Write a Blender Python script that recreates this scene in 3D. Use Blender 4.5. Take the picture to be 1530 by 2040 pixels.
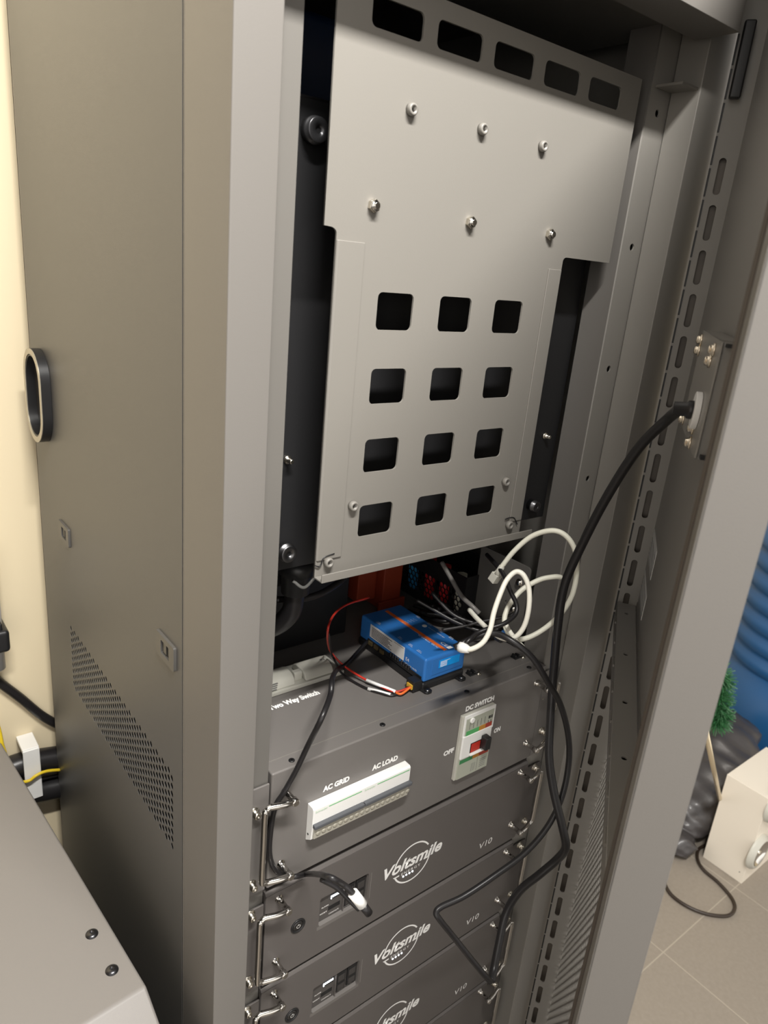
import bpy, bmesh, math, random
from mathutils import Vector, Matrix
random.seed(7)
for _o in list(bpy.data.objects): bpy.data.objects.remove(_o)
scn = bpy.context.scene
COL = scn.collection

# ------------------------------------------------------------------ camera
CM = ((0.78692387, -0.61035638, 0.0906417), (-0.13087732, -0.30865019, -0.94212854), (0.60301074, 0.72952049, -0.32276601))
CAM = Vector((-0.3296, -0.5427, 1.7172))
FPX = 1437.1
cd = bpy.data.cameras.new('camera'); cam = bpy.data.objects.new('camera', cd); COL.objects.link(cam)
rx, dn, fw = Vector(CM[0]), Vector(CM[1]), Vector(CM[2])
mw = Matrix.Identity(4)
for i in range(3):
    mw[i][0], mw[i][1], mw[i][2], mw[i][3] = rx[i], -dn[i], -fw[i], CAM[i]
cam.matrix_world = mw
cd.sensor_fit = 'VERTICAL'; cd.sensor_height = 24.0; cd.lens = 24.0*FPX/2040
cd.clip_start = 0.02; cd.clip_end = 50
cd.dof.use_dof = True; cd.dof.focus_distance = 0.86; cd.dof.aperture_fstop = 6.0
scn.camera = cam

# ------------------------------------------------------------------ world, lamps, exposure
w = bpy.data.worlds.new('room_light'); scn.world = w; w.use_nodes = True
_nt = w.node_tree; _bg = _nt.nodes['Background']; _bg.inputs[0].default_value = (1.0, 0.95, 0.89, 1)
_tc = _nt.nodes.new('ShaderNodeTexCoord'); _sp = _nt.nodes.new('ShaderNodeSeparateXYZ'); _rm = _nt.nodes.new('ShaderNodeValToRGB')
_nt.links.new(_tc.outputs['Generated'], _sp.inputs[0]); _mr = _nt.nodes.new('ShaderNodeMapRange'); _mr.inputs['From Min'].default_value = -1; _mr.inputs['From Max'].default_value = 1
_nt.links.new(_sp.outputs['Z'], _mr.inputs['Value']); _nt.links.new(_mr.outputs['Result'], _rm.inputs['Fac'])
_e = _rm.color_ramp.elements; _e[0].position = 0.30; _e[0].color = (.12, .12, .12, 1); _e[1].position = 0.50; _e[1].color = (.85, .85, .85, 1)
_x = _e.new(0.68); _x.color = (.75, .75, .75, 1); _x = _e.new(0.85); _x.color = (.15, .15, .15, 1)
_ml = _nt.nodes.new('ShaderNodeMath'); _ml.operation = 'MULTIPLY'; _ml.inputs[1].default_value = 2.2
_nt.links.new(_rm.outputs['Color'], _ml.inputs[0]); _nt.links.new(_ml.outputs[0], _bg.inputs[1])
def area(name, loc, target, sx, sy, power, colr):
    l = bpy.data.lights.new(name, 'AREA'); l.shape = 'RECTANGLE'; l.size = sx; l.size_y = sy; l.energy = power; l.color = colr
    o = bpy.data.objects.new(name, l); COL.objects.link(o); o.location = loc
    d = Vector(target)-Vector(loc); o.rotation_euler = d.to_track_quat('-Z', 'Y').to_euler(); return o
area('ceiling_tube', (-0.14, -0.82, 2.90), (-0.14, 0.0, 1.40), 0.86, 0.07, 78.0, (1.0, 0.972, 0.925))
area('ceiling_lamp', (1.5, -0.9, 2.6), (1.7, 0.1, 0.0), 0.6, 0.6, 13.0, (1.0, 0.93, 0.84))
scn.view_settings.view_transform = 'Standard'; scn.view_settings.look = 'None'
scn.view_settings.exposure = 0.0; scn.view_settings.gamma = 1.0
scn.view_settings.use_curve_mapping = False

# ------------------------------------------------------------------ measuring helpers: a sight line cut by a real plane
def ray(px, py):
    a, b = (px-765)/FPX, (py-1020)/FPX
    return rx*a + dn*b + fw
def PX(px, py, x): r = ray(px, py); return CAM + r*((x-CAM.x)/r.x)
def PY(px, py, y): r = ray(px, py); return CAM + r*((y-CAM.y)/r.y)
def PZ(px, py, z): r = ray(px, py); return CAM + r*((z-CAM.z)/r.z)
def PD(px, py, d): return CAM + ray(px, py).normalized()*d

# ------------------------------------------------------------------ materials
MATS = {}
def mat(name, colr, rough=0.5, metal=0.0, bump=0.0, bscale=900, emit=0, coat=0, spec=0.5, alpha=1, trans=0, var=0.0, vscale=6):
    if name in MATS: return MATS[name]
    m = bpy.data.materials.new(name); m.use_nodes = True; nt = m.node_tree; b = nt.nodes['Principled BSDF']
    b.inputs['Base Color'].default_value = (*colr, 1); b.inputs['Roughness'].default_value = rough
    b.inputs['Metallic'].default_value = metal; b.inputs['Specular IOR Level'].default_value = spec
    b.inputs['Coat Weight'].default_value = coat; b.inputs['Coat Roughness'].default_value = 0.15
    b.inputs['Transmission Weight'].default_value = trans; b.inputs['Alpha'].default_value = alpha
    if emit:
        b.inputs['Emission Color'].default_value = (*colr, 1); b.inputs['Emission Strength'].default_value = emit
    if bump or var:
        tc = nt.nodes.new('ShaderNodeTexCoord')
    if bump:
        n = nt.nodes.new('ShaderNodeTexNoise'); n.inputs['Scale'].default_value = bscale; n.inputs['Detail'].default_value = 3
        nt.links.new(tc.outputs['Object'], n.inputs['Vector'])
        bp = nt.nodes.new('ShaderNodeBump'); bp.inputs['Strength'].default_value = bump; bp.inputs['Distance'].default_value = 0.001
        nt.links.new(n.outputs['Fac'], bp.inputs['Height']); nt.links.new(bp.outputs['Normal'], b.inputs['Normal'])
    if var:
        n2 = nt.nodes.new('ShaderNodeTexNoise'); n2.inputs['Scale'].default_value = vscale; n2.inputs['Detail'].default_value = 4
        nt.links.new(tc.outputs['Object'], n2.inputs['Vector'])
        mx = nt.nodes.new('ShaderNodeMix'); mx.data_type = 'RGBA'
        mx.inputs['A'].default_value = (*[c*(1-var) for c in colr], 1); mx.inputs['B'].default_value = (*[min(1, c*(1+var)) for c in colr], 1)
        nt.links.new(n2.outputs['Fac'], mx.inputs['Factor']); nt.links.new(mx.outputs['Result'], b.inputs['Base Color'])
    MATS[name] = m; return m
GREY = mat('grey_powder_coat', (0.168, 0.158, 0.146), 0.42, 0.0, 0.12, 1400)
INNR = mat('lit_grey_paint', (0.275, 0.262, 0.240), 0.38, 0.0, 0.1, 1400)  # cabinet grey lightened; missing light on right post and door put into colour
GREYI = mat('grey_inner_paint', (0.150, 0.142, 0.130), 0.45, 0.0, 0.1, 1400)
PLATE = mat('light_grey_plate_paint', (0.215, 0.203, 0.183), 0.45, 0.0, 0.1, 1400)
UNIT = mat('grey_unit_paint', (0.170, 0.158, 0.149), 0.40, 0.0, 0.12, 1600)
BATT = mat('dark_grey_battery_paint', (0.118, 0.107, 0.101), 0.42, 0.0, 0.12, 1600)
BLK = mat('black_plate_paint', (0.012, 0.012, 0.013), 0.45, 0.0, 0.15, 900)
BLKP = mat('black_plastic', (0.014, 0.014, 0.015), 0.4, 0.0)
RUB = mat('black_cable_rubber', (0.014, 0.013, 0.014), 0.36)
CHR = mat('chrome', (0.62, 0.60, 0.57), 0.12, 1.0)
ZINC = mat('zinc_steel', (0.66, 0.62, 0.54), 0.25, 1.0)
DSTEEL = mat('dark_steel', (0.16, 0.16, 0.165), 0.35, 1.0)
WHT = mat('white_print', (0.95, 0.94, 0.92), 0.5)
WPL = mat('white_plastic', (0.90, 0.895, 0.87), 0.38)
CPL = mat('cream_plastic', (0.55, 0.54, 0.48), 0.42)
CABW = mat('white_cable_sheath', (0.88, 0.86, 0.76), 0.4)
BLUE = mat('blue_plastic', (0.03, 0.17, 0.50), 0.32, 0, 0.05, 600)
BLUE2 = mat('bright_blue_sticker', (0.0, 0.32, 0.85), 0.4)
ORNG = mat('orange_print', (0.80, 0.16, 0.03), 0.45)
REDP = mat('red_plastic', (0.55, 0.035, 0.02), 0.4)
REDORG = mat('orange_red_plastic', (0.26, 0.035, 0.012), 0.5)
GRN = mat('green_print', (0.10, 0.42, 0.14), 0.5)
LGRN = mat('pale_green_print', (0.46, 0.66, 0.46), 0.5)
YEL = mat('yellow_insulation', (0.80, 0.58, 0.03), 0.4)
LEVER = mat('grey_lever_plastic', (0.10, 0.105, 0.115), 0.4)
CLEAR = mat('smoky_clear_cover', (0.42, 0.40, 0.34), 0.18, coat=0.6)
PAPER = mat('paper_label', (0.70, 0.69, 0.67), 0.6)
PGRN = mat('pale_paper_print', (0.46, 0.48, 0.40), 0.35, coat=0.5)
LED = mat('lit_white_led', (0.9, 0.95, 1.0), 0.4, emit=4.0)
INK = mat('dark_print', (0.04, 0.04, 0.04), 0.5)

# ------------------------------------------------------------------ mesh helpers
LOC = {}
def tag(o, label=None, cat=None, group=None, kind=None):
    if label: o['label'] = label
    if cat: o['category'] = cat
    if group: o['group'] = group
    if kind: o['kind'] = kind
    return o
def thing(name, label, cat, loc, group=None):
    o = bpy.data.objects.new(name, None); COL.objects.link(o); o.location = loc; o.empty_display_size = 0.02
    LOC[o.name] = Vector(loc); return tag(o, label, cat, group)
class MB:
    def __init__(s): s.v = []; s.f = []; s.sm = []
    def add(s, vs, fs, smooth=False):
        n = len(s.v); s.v += [Vector(v) for v in vs]; s.f += [tuple(i+n for i in f) for f in fs]; s.sm += [smooth]*len(fs); return s
    def box(s, a, b):
        x0, x1 = sorted((a[0], b[0])); y0, y1 = sorted((a[1], b[1])); z0, z1 = sorted((a[2], b[2]))
        return s.add([(x0,y0,z0),(x1,y0,z0),(x1,y1,z0),(x0,y1,z0),(x0,y0,z1),(x1,y0,z1),(x1,y1,z1),(x0,y1,z1)],
                     [(3,2,1,0),(4,5,6,7),(0,1,5,4),(1,2,6,5),(2,3,7,6),(3,0,4,7)])
    def obox(s, o, ex, ey, ez):      # oriented box from corner o and three edge vectors
        o, ex, ey, ez = map(Vector, (o, ex, ey, ez))
        vs = [o, o+ex, o+ex+ey, o+ey, o+ez, o+ex+ez, o+ex+ey+ez, o+ey+ez]
        fs = [(3,2,1,0),(4,5,6,7),(0,1,5,4),(1,2,6,5),(2,3,7,6),(3,0,4,7)]
        if ex.cross(ey).dot(ez) < 0: fs = [f[::-1] for f in fs]
        return s.add(vs, fs)
    def prism(s, poly, o, eu, ev, ew, smooth=False):   # poly in (u,v), extruded along vector ew
        o, eu, ev, ew = map(Vector, (o, eu, ev, ew)); n = len(poly)
        a = [o+eu*p[0]+ev*p[1] for p in poly]; b = [q+ew for q in a]
        ar = sum(poly[i][0]*poly[(i+1)%n][1]-poly[(i+1)%n][0]*poly[i][1] for i in range(n))
        flip = (ar > 0) == (eu.cross(ev).dot(ew) > 0)
        fs = [tuple(range(n)), tuple(range(2*n-1, n-1, -1))] + [(i, n+i, n+(i+1) % n, (i+1) % n) for i in range(n)]
        if flip: fs = [tuple(reversed(f)) for f in fs]
        return s.add(a+b, fs, smooth)
    def cyl(s, p0, p1, r, r2=None, n=20, smooth=True, caps=True):
        r2 = r if r2 is None else r2
        return s.lathe(p0, p1, [(0, r), (1, r2)], n, smooth, caps)
    def lathe(s, p0, p1, prof, n=24, smooth=True, caps=True):   # prof: (t along p0-p1, radius)
        p0, p1 = Vector(p0), Vector(p1); ax = p1-p0; k = ax.normalized()
        u = k.orthogonal().normalized(); v = k.cross(u)
        vs = []; fs = []
        for t, r in prof:
            for i in range(n):
                a = 2*math.pi*i/n; vs.append(p0+ax*t+(u*math.cos(a)+v*math.sin(a))*r)
        m = len(prof)
        for j in range(m-1):
            for i in range(n): fs.append((j*n+i, j*n+(i+1) % n, (j+1)*n+(i+1) % n, (j+1)*n+i))
        s.add(vs, fs, smooth)
        if caps:
            b = len(s.v)-n*m
            s.f.append(tuple(b+i for i in range(n-1, -1, -1))); s.sm.append(False)
            s.f.append(tuple(b+(m-1)*n+i for i in range(n))); s.sm.append(False)
        return s
    def ball(s, c, r, n=16, sc=(1,1,1)):
        c = Vector(c); vs = [c+Vector((0,0,r*sc[2]))]; m = n//2
        for j in range(1, m):
            for i in range(n):
                th = math.pi*j/m; ph = 2*math.pi*i/n
                vs.append(c+Vector((r*sc[0]*math.sin(th)*math.cos(ph), r*sc[1]*math.sin(th)*math.sin(ph), r*sc[2]*math.cos(th))))
        vs.append(c-Vector((0,0,r*sc[2]))); L = len(vs)-1; fs = []
        for i in range(n): fs.append((0, 1+i, 1+(i+1) % n)); fs.append((L, L-n+(i+1) % n, L-n+i))
        for j in range(m-2):
            for i in range(n):
                a = 1+j*n+i; b_ = 1+j*n+(i+1) % n; fs.append((a, a+n, b_+n, b_))
        return s.add(vs, fs, True)
    def tube(s, pts, r, n=12, smooth_path=True, sub=8, rads=None):
        P = catmull(pts, sub) if smooth_path else [Vector(p) for p in pts]
        m = len(P); up = None; vs = []
        for i, p in enumerate(P):
            t = (P[min(i+1, m-1)]-P[max(i-1, 0)]).normalized()
            if up is None: up = t.orthogonal().normalized()
            else: up = (up - t*up.dot(t)).normalized()
            v = t.cross(up); rr = r if rads is None else rads(i/(m-1))
            for k in range(n):
                a = 2*math.pi*k/n; vs.append(p+(up*math.cos(a)+v*math.sin(a))*rr)
        fs = [(j*n+i, j*n+(i+1) % n, (j+1)*n+(i+1) % n, (j+1)*n+i) for j in range(m-1) for i in range(n)]
        fs += [tuple(range(n-1, -1, -1)), tuple((m-1)*n+i for i in range(n))]
        return s.add(vs, fs, True)
    def build(s, name, m, parent=None, bevel=0, seg=2, label=None, kind=None, autosm=True):
        me = bpy.data.meshes.new(name); off = Vector((0,0,0))
        if parent is not None: off = LOC[parent.name]
        me.from_pydata([v-off for v in s.v], [], s.f); me.update()
        for p, q in zip(me.polygons, s.sm): p.use_smooth = q
        me.materials.append(m)
        o = bpy.data.objects.new(name, me); COL.objects.link(o)
        if parent is not None: o.parent = parent
        LOC[o.name] = off
        if bevel:
            b = o.modifiers.new('bevel', 'BEVEL'); b.width = bevel; b.segments = seg; b.limit_method = 'ANGLE'; b.angle_limit = math.radians(35)
            for p in me.polygons: p.use_smooth = True
            wn = o.modifiers.new('wn', 'WEIGHTED_NORMAL'); wn.keep_sharp = True
        return tag(o, label=label, kind=kind)
def catmull(pts, sub=8):
    P = [Vector(p) for p in pts]; Q = [P[0]*2-P[1]]+P+[P[-1]*2-P[-2]]; out = []
    for i in range(1, len(Q)-2):
        a, b, c, d = Q[i-1], Q[i], Q[i+1], Q[i+2]
        for k in range(sub):
            t = k/sub; out.append(0.5*((2*b)+(c-a)*t+(2*a-5*b+4*c-d)*t*t+(3*b-a-3*c+d)*t**3))
    out.append(P[-1]); return out
def rrect(x0, y0, x1, y1, r, n=4):
    out = []
    for cx, cy, a0 in ((x1-r, y1-r, 0), (x0+r, y1-r, 90), (x0+r, y0+r, 180), (x1-r, y0+r, 270)):
        for k in range(n+1):
            a = math.radians(a0+90*k/n); out.append((cx+r*math.cos(a), cy+r*math.sin(a)))
    return out
def ngon(cx, cy, r, n=12, a0=0): return [(cx+r*math.cos(a0+2*math.pi*i/n), cy+r*math.sin(a0+2*math.pi*i/n)) for i in range(n)]
def sheet(name, outline, holes, thick, o, eu, ev, m, parent=None, bevel=0.0, label=None, kind=None):
    """flat plate with real holes: 2D curve filled and extruded, then laid at o + u*eu + v*ev (front = eu x ev side)"""
    cu = bpy.data.curves.new('c', 'CURVE'); cu.dimensions = '2D'; cu.fill_mode = 'BOTH'; cu.extrude = thick/2; cu.bevel_depth = 0
    for poly in [outline]+list(holes):
        sp = cu.splines.new('POLY'); sp.points.add(len(poly)-1); sp.use_cyclic_u = True
        for i, p in enumerate(poly): sp.points[i].co = (p[0], p[1], 0, 1)
    t = bpy.data.objects.new('t', cu); COL.objects.link(t)
    dg = bpy.context.evaluated_depsgraph_get(); me = bpy.data.meshes.new_from_object(t.evaluated_get(dg))
    bpy.data.objects.remove(t); bpy.data.curves.remove(cu)
    o, eu, ev = Vector(o), Vector(eu).normalized(), Vector(ev).normalized(); ew = eu.cross(ev)
    off = LOC[parent.name] if parent is not None else Vector((0,0,0))
    for v in me.vertices: v.co = o+eu*v.co.x+ev*v.co.y+ew*v.co.z-off
    me.materials.clear(); me.materials.append(m); me.name = name
    ob = bpy.data.objects.new(name, me); COL.objects.link(ob)
    if parent is not None: ob.parent = parent
    LOC[ob.name] = off
    return tag(ob, label=label, kind=kind)
def text(body, width, height, o, eu, ev, m, parent, name='lettering', shear=0.0, bold=0.0, spacing=1.0, align='LEFT'):
    """lettering as a real thin mesh; width and height of the whole line in metres, o = lower left"""
    cu = bpy.data.curves.new('t', 'FONT'); cu.body = body; cu.size = 1; cu.shear = shear; cu.offset = bold; cu.space_character = spacing
    cu.resolution_u = 3; cu.extrude = 0
    t = bpy.data.objects.new('t', cu); COL.objects.link(t)
    dg = bpy.context.evaluated_depsgraph_get(); me = bpy.data.meshes.new_from_object(t.evaluated_get(dg))
    bpy.data.objects.remove(t); bpy.data.curves.remove(cu)
    xs = [v.co.x for v in me.vertices]; ys = [v.co.y for v in me.vertices]
    x0, x1, y0, y1 = min(xs), max(xs), min(ys), max(ys)
    sx = width/(x1-x0); sy = height/(y1-y0) if height else sx
    o, eu, ev = Vector(o), Vector(eu).normalized(), Vector(ev).normalized(); ew = eu.cross(ev)
    off = LOC[parent.name] if parent is not None else Vector((0,0,0))
    for v in me.vertices: v.co = o+eu*((v.co.x-x0)*sx)+ev*((v.co.y-y0)*sy)+ew*0.0003-off
    me.materials.clear(); me.materials.append(m); me.name = name
    ob = bpy.data.objects.new(name, me); COL.objects.link(ob); ob.parent = parent; LOC[ob.name] = off
    return ob
def copy_tree(o, parent=None):
    c = o.copy(); COL.objects.link(c); c.parent = parent; LOC[c.name] = LOC.get(o.name, Vector((0,0,0)))
    for ch in list(o.children): copy_tree(ch, c)
    return c
def cable(name, pts, r, m, label, cat='cable', group=None, n=12, sub=8):
    pts = [Vector(p) for p in pts]; base = pts[0]
    t = thing(name, label, cat, base, group)
    MB().tube(pts, r, n, True, sub).build('sheath', m, t)
    return t
X, Y, Z = Vector((1,0,0)), Vector((0,1,0)), Vector((0,0,1))
def struct(name, mb, m): return mb.build(name, m, None, kind='structure')

# ------------------------------------------------------------------ the room
def tile_material():
    m = bpy.data.materials.new('floor_tiles'); m.use_nodes = True; nt = m.node_tree; b = nt.nodes['Principled BSDF']
    g = nt.nodes.new('ShaderNodeNewGeometry'); sp = nt.nodes.new('ShaderNodeSeparateXYZ'); nt.links.new(g.outputs['Position'], sp.inputs[0])
    def M(op, a, b_=None):
        n = nt.nodes.new('ShaderNodeMath'); n.operation = op
        for i, q in enumerate((a, b_)):
            if q is None: continue
            if isinstance(q, (int, float)): n.inputs[i].default_value = q
            else: nt.links.new(q, n.inputs[i])
        return n.outputs[0]
    def grout(c, off, pitch):
        f = M('FRACT', M('DIVIDE', M('SUBTRACT', c, off), pitch)); d = M('MINIMUM', f, M('SUBTRACT', 1.0, f))
        return M('LESS_THAN', M('MULTIPLY', d, pitch), 0.0016)
    gx = grout(sp.outputs['X'], 1.318-4.02, 0.402); gy = grout(sp.outputs['Y'], 0.064-8.04, 0.804); gg = M('MAXIMUM', gx, gy)
    n = nt.nodes.new('ShaderNodeTexNoise'); n.inputs['Scale'].default_value = 90; n.inputs['Detail'].default_value = 6
    nt.links.new(g.outputs['Position'], n.inputs['Vector'])
    mx = nt.nodes.new('ShaderNodeMix'); mx.data_type = 'RGBA'; mx.inputs['A'].default_value = (0.235, 0.205, 0.17, 1); mx.inputs['B'].default_value = (0.305, 0.27, 0.228, 1)
    nt.links.new(n.outputs['Fac'], mx.inputs['Factor'])
    m2 = nt.nodes.new('ShaderNodeMix'); m2.data_type = 'RGBA'; m2.inputs['B'].default_value = (0.38, 0.34, 0.28, 1)
    nt.links.new(gg, m2.inputs['Factor']); nt.links.new(mx.outputs['Result'], m2.inputs['A']); nt.links.new(m2.outputs['Result'], b.inputs['Base Color'])
    b.inputs['Roughness'].default_value = 0.55
    return m
WALLM = mat('cream_wall_paint', (0.80, 0.69, 0.48), 0.6, 0, 0.1, 60)
struct('floor', MB().box((-1.8, -2.2, -0.05), (4.2, 1.9, 0.0)), tile_material())
struct('wall_back', MB().box((-1.8, 0.62, 0.0), (0.62, 0.72, 2.7)), WALLM)
struct('left_light_blocker', MB().box((-1.05, -0.45, 0.0), (-0.95, 0.62, 2.7)), mat('dark_blocker_paint', (0.16, 0.13, 0.10), 0.7))  # unseen dark wall added to block room light from the cabinet side
struct('wall_right', MB().box((4.2, -2.2, 0.0), (4.3, 1.9, 2.7)), WALLM)
struct('wall_far', MB().box((0.62, 1.8, 0.0), (4.2, 1.9, 2.7)), WALLM)

# ------------------------------------------------------------------ cabinet
XL, XR, YF, YB, ZT = -0.0775, 0.5360, -0.033, 0.580, 2.09
cab = thing('server_cabinet', 'tall grey steel server cabinet standing with its mesh-bottomed door ajar', 'cabinet', (0.2225, 0.27, 0))
def post_poly(sgn, xo, xi):   # front corner post, xo outer x, xi inner x
    t = 0.0025
    return [(xo, 0.047), (xo, YF), (xi, YF), (xi, 0.0035), (xi-sgn*t, 0.0035), (xi-sgn*t, YF+t), (xo+sgn*t, YF+t), (xo+sgn*t, 0.047)]
MB().prism(post_poly(1, XL, -0.039), (0,0,0.06), X, Y, Z*2.0).build('corner_post', GREY, cab, 0.0022, 3)
MB().prism(post_poly(-1, XR, 0.484), (0,0,0.06), X, Y, Z*2.0).build('corner_post', INNR, cab, 0.0015, 3)
# side panel with its perforated band
TH = 0.0005
def slot_panel(y_hi, ncol, py_, nrow, z_top, pz_, hw, hh, y0, y1, z0, z1, x):
    m = MB(); zb = z_top-pz_*(nrow+0.5)
    m.box((x, y0, z0), (x+TH, y1, zb)); m.box((x, y0, z_top), (x+TH, y1, z1))
    m.box((x, y_hi, zb), (x+TH, y1, z_top)); m.box((x, y0, zb), (x+TH, y_hi-ncol*py_, z_top))
    for c in range(ncol):
        ya, yb = y_hi-c*py_, y_hi-(c+1)*py_; yc = (ya+yb)/2; zt_ = z_top-(pz_/2 if c % 2 else 0)
        if c % 2: m.box((x, yb, zt_), (x+TH, ya, z_top))
        else: m.box((x, yb, zb), (x+TH, ya, zb+pz_/2))
        for r in range(nrow):
            zc = zt_-pz_*(r+0.5)
            inn = [(yc+hw, zc-hh+hw), (yc, zc-hh), (yc-hw, zc-hh+hw), (yc-hw, zc+hh-hw), (yc, zc+hh), (yc+hw, zc+hh-hw)]
            out = [(ya, zc-pz_/2), (yc, zc-pz_/2), (yb, zc-pz_/2), (yb, zc+pz_/2), (yc, zc+pz_/2), (ya, zc+pz_/2)]
            n = [(x+d, p[0], p[1]) for d in (0, TH) for p in out+inn]
            fs = []
            for k in range(6):
                q = (k+1) % 6
                fs += [(k, q, 6+q, 6+k), (12+q, 12+k, 18+k, 18+q), (6+k, 6+q, 18+q, 18+k)]
            m.add(n, [f[::-1] for f in fs])
    return m
slot_panel(0.4518, 44, 0.0086, 10, 1.1835, 0.01028, 0.0031, 0.0045, 0.0505, 0.5755, 0.09, 2.06, XL).build('side_panel', mat('shaded_side_paint', (0.100, 0.098, 0.095), 0.42, 0.0, 0.12, 1400), cab)  # cabinet grey darkened; weaker light on this side put into the colour
MB().prism([(XL, 0.0495), (XL+0.012, 0.0495), (XL+0.012, 0.048), (XL, 0.048)], (0.0005,0,0.09), X, Y, Z*1.97).build('panel_seam', PLATE, cab)
MB().box((XR-0.002, 0.049, 0.06), (XR, YB, 2.06)).build('side_panel', INNR, cab)
MB().box((XL, 0.5752, 0.06), (XL+0.004, YB+0.004, 2.06)).box((XL, YB, 0.06), (XL+0.05, YB+0.004, 2.06)).build('rear_frame', GREY, cab, 0.0008, 1)
MB().box((XL+0.05, YB, 0.06), (XR, YB+0.002, 2.07)).build('rear_panel', GREYI, cab)
MB().box((XL+0.003, 0.05, 0.06), (XR-0.003, YB, 0.075)).build('bottom_panel', GREYI, cab)
MB().box((XL, YF, 2.0585), (XR, YB+0.004, ZT)).build('top_panel', GREY, cab, 0.003, 2)
MB().prism([(-0.070, 1.9765), (-0.070, 2.06), (-0.0675, 2.06), (-0.0675, 1.979), (-0.02, 1.979), (-0.02, 1.9765)], (XL, 0, 0), Y, Z, X*(0.4740-XL)).build('top_rail', GREY, cab, 0.001, 2)
MB().box((XL, -0.0715, 2.0601), (0.4750, YF, ZT)).build('top_cap', GREY, cab, 0.003, 2)
MB().box((-0.038, -0.0195, 1.990), (0.483, 0.16, 1.9925)).build('inner_ceiling', GREYI, cab)
MB().box((-0.039, YF, 0.06), (0.484, YF+0.03, 0.12)).build('bottom_rail', GREY, cab, 0.002, 2)
MB().box((XL+0.02, 0.0, 0.0), (XR-0.02, YB-0.02, 0.06)).build('plinth', BLKP, cab)
# 19 inch mounting rails
sheet('mounting_rail', [(-0.0405, 0.12), (-0.0015, 0.12), (-0.0015, 1.996), (-0.0405, 1.996)], [], 0.002, (0, 0.0052, 0), X, Z, GREYI, cab)
MB().box((-0.0035, 0.0062, 0.12), (-0.0015, 0.045, 1.996)).build('rail_return', GREYI, cab)
rh = [ngon(0.4665, z, 0.0042, 12) for z in (1.907, 1.764, 1.619, 1.4745, 1.330)]
sheet('mounting_rail', [(0.4465, 0.12), (0.4855, 0.12), (0.4855, 1.996), (0.4465, 1.996)], rh, 0.002, (0, 0.0052, 0), X, Z, INNR, cab)
MB().box((0.4465, 0.0062, 0.12), (0.4485, 0.045, 1.996)).build('rail_return', GREY, cab)
MB().box((0.458, 0.012, 0.12), (0.475, 0.014, 1.996)).build('rail_hole_dark', BLKP, cab)  # black strip standing in for the shade behind the rail holes
# gusset tab at the top of the right rail
a = PX(1416, 172, 0.484)
MB().box((0.452, -0.030, 1.9300), (0.4845, 0.003, 1.9330)).build('gusset_tab', PLATE, cab, 0.0006, 2)
# two pull latches on the side panel
def latch(y, z):
    l = sheet('side_latch', rrect(y-0.0235, z-0.0135, y+0.0235, z+0.0135, 0.002), [rrect(y-0.011, z-0.0075, y+0.010, z+0.0075, 0.001)], 0.0035, (XL-0.0012, 0, 0), Y, Z, mat('latch_grey_plastic', (0.10, 0.096, 0.09), 0.4), cab)
    MB().box((XL-0.0004, y-0.011, z-0.0075), (XL+0.0, y+0.010, z+0.0075)).build('latch_recess', BLKP, l)
    MB().box((XL-0.0014, y-0.001, z-0.006), (XL-0.0004, y+0.007, z+0.006)).build('latch_slide', mat('latch_slide_plastic', (0.05, 0.048, 0.046), 0.3), l)
latch(0.4485, 1.3262); latch(0.0878, 1.3262)
# oval ring grip near the rear edge
RG = []
prof = rrect(0.480, 1.440, 0.568, 1.568, 0.042, 8)
def ring(prof, inset, x0, x1, name, m, parent, bevel=0.0):
    cy = sum(p[0] for p in prof)/len(prof); cz = sum(p[1] for p in prof)/len(prof)
    inn = [(cy+(p[0]-cy)*(1-inset/0.044), cz+(p[1]-cz)*(1-inset/0.064)) for p in prof]
    return sheet(name, prof, [inn], abs(x1-x0), ((x0+x1)/2, 0, 0), Y, Z, m, parent)
GRIPR = mat('satin_grip_rim', (0.42, 0.38, 0.30), 0.3, 0.3)
grip = ring(prof, 0.010, XL-0.0005, XL-0.0125, 'oval_grip', BLKP, cab)
ring(prof, 0.0075, XL-0.0126, XL-0.0136, 'grip_rim', GRIPR, grip)
MB().prism([(p[0], p[1]) for p in rrect(0.489, 1.450, 0.559, 1.558, 0.034, 8)], (XL-0.0012, 0, 0), Y, Z, X*0.001).build('grip_cup', mat('grip_cup_plastic', (0.03, 0.027, 0.024), 0.3), grip)
MB().tube([(XL-0.0035, 0.497, 1.545), (XL-0.004, 0.503, 1.52), (XL-0.004, 0.500, 1.50), (XL-0.004, 0.508, 1.47), (XL-0.0035, 0.520, 1.455)], 0.0022, 8).build('finger_ridge', mat('ridge_plastic', (0.16, 0.14, 0.10), 0.35), grip)

# ------------------------------------------------------------------ door (ajar by about a third)
G = math.radians(34.0)
DD = Vector((-math.cos(G), -math.sin(G), 0)); DN = Vector((-math.sin(G), math.cos(G), 0)); H0 = CAM + Vector((math.cos(math.radians(30.46)), math.sin(math.radians(30.46)), 0))*0.9915
H0.z = 0; DW = 0.561; OS = -0.027; OO = -0.0345
def DP(s, o, z): return H0+DD*s+DN*o+Z*z
def dplane(px, py, s=None, o=None):
    r = ray(px, py); nn, v = (DD, s) if s is not None else (DN, o)
    P = CAM+r*((v-(CAM-H0).dot(nn))/r.dot(nn)); return ((P-H0).dot(DD), (P-H0).dot(DN), P.z)
def dbox(mb, s0, s1, o0, o1, z0, z1): return mb.obox(DP(s0, o0, z0), DD*(s1-s0), DN*(o1-o0), Z*(z1-z0))
DZ0, DZ1 = 0.07, 2.07
door = MB()
dbox(door, 0.0, DW, OO, OO+0.0015, 1.245, DZ1)                     # solid upper skin, outer and inner layers
dbox(door, DW-0.0035, DW, OO, 0.0, DZ0, DZ1)                        # free edge return
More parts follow.
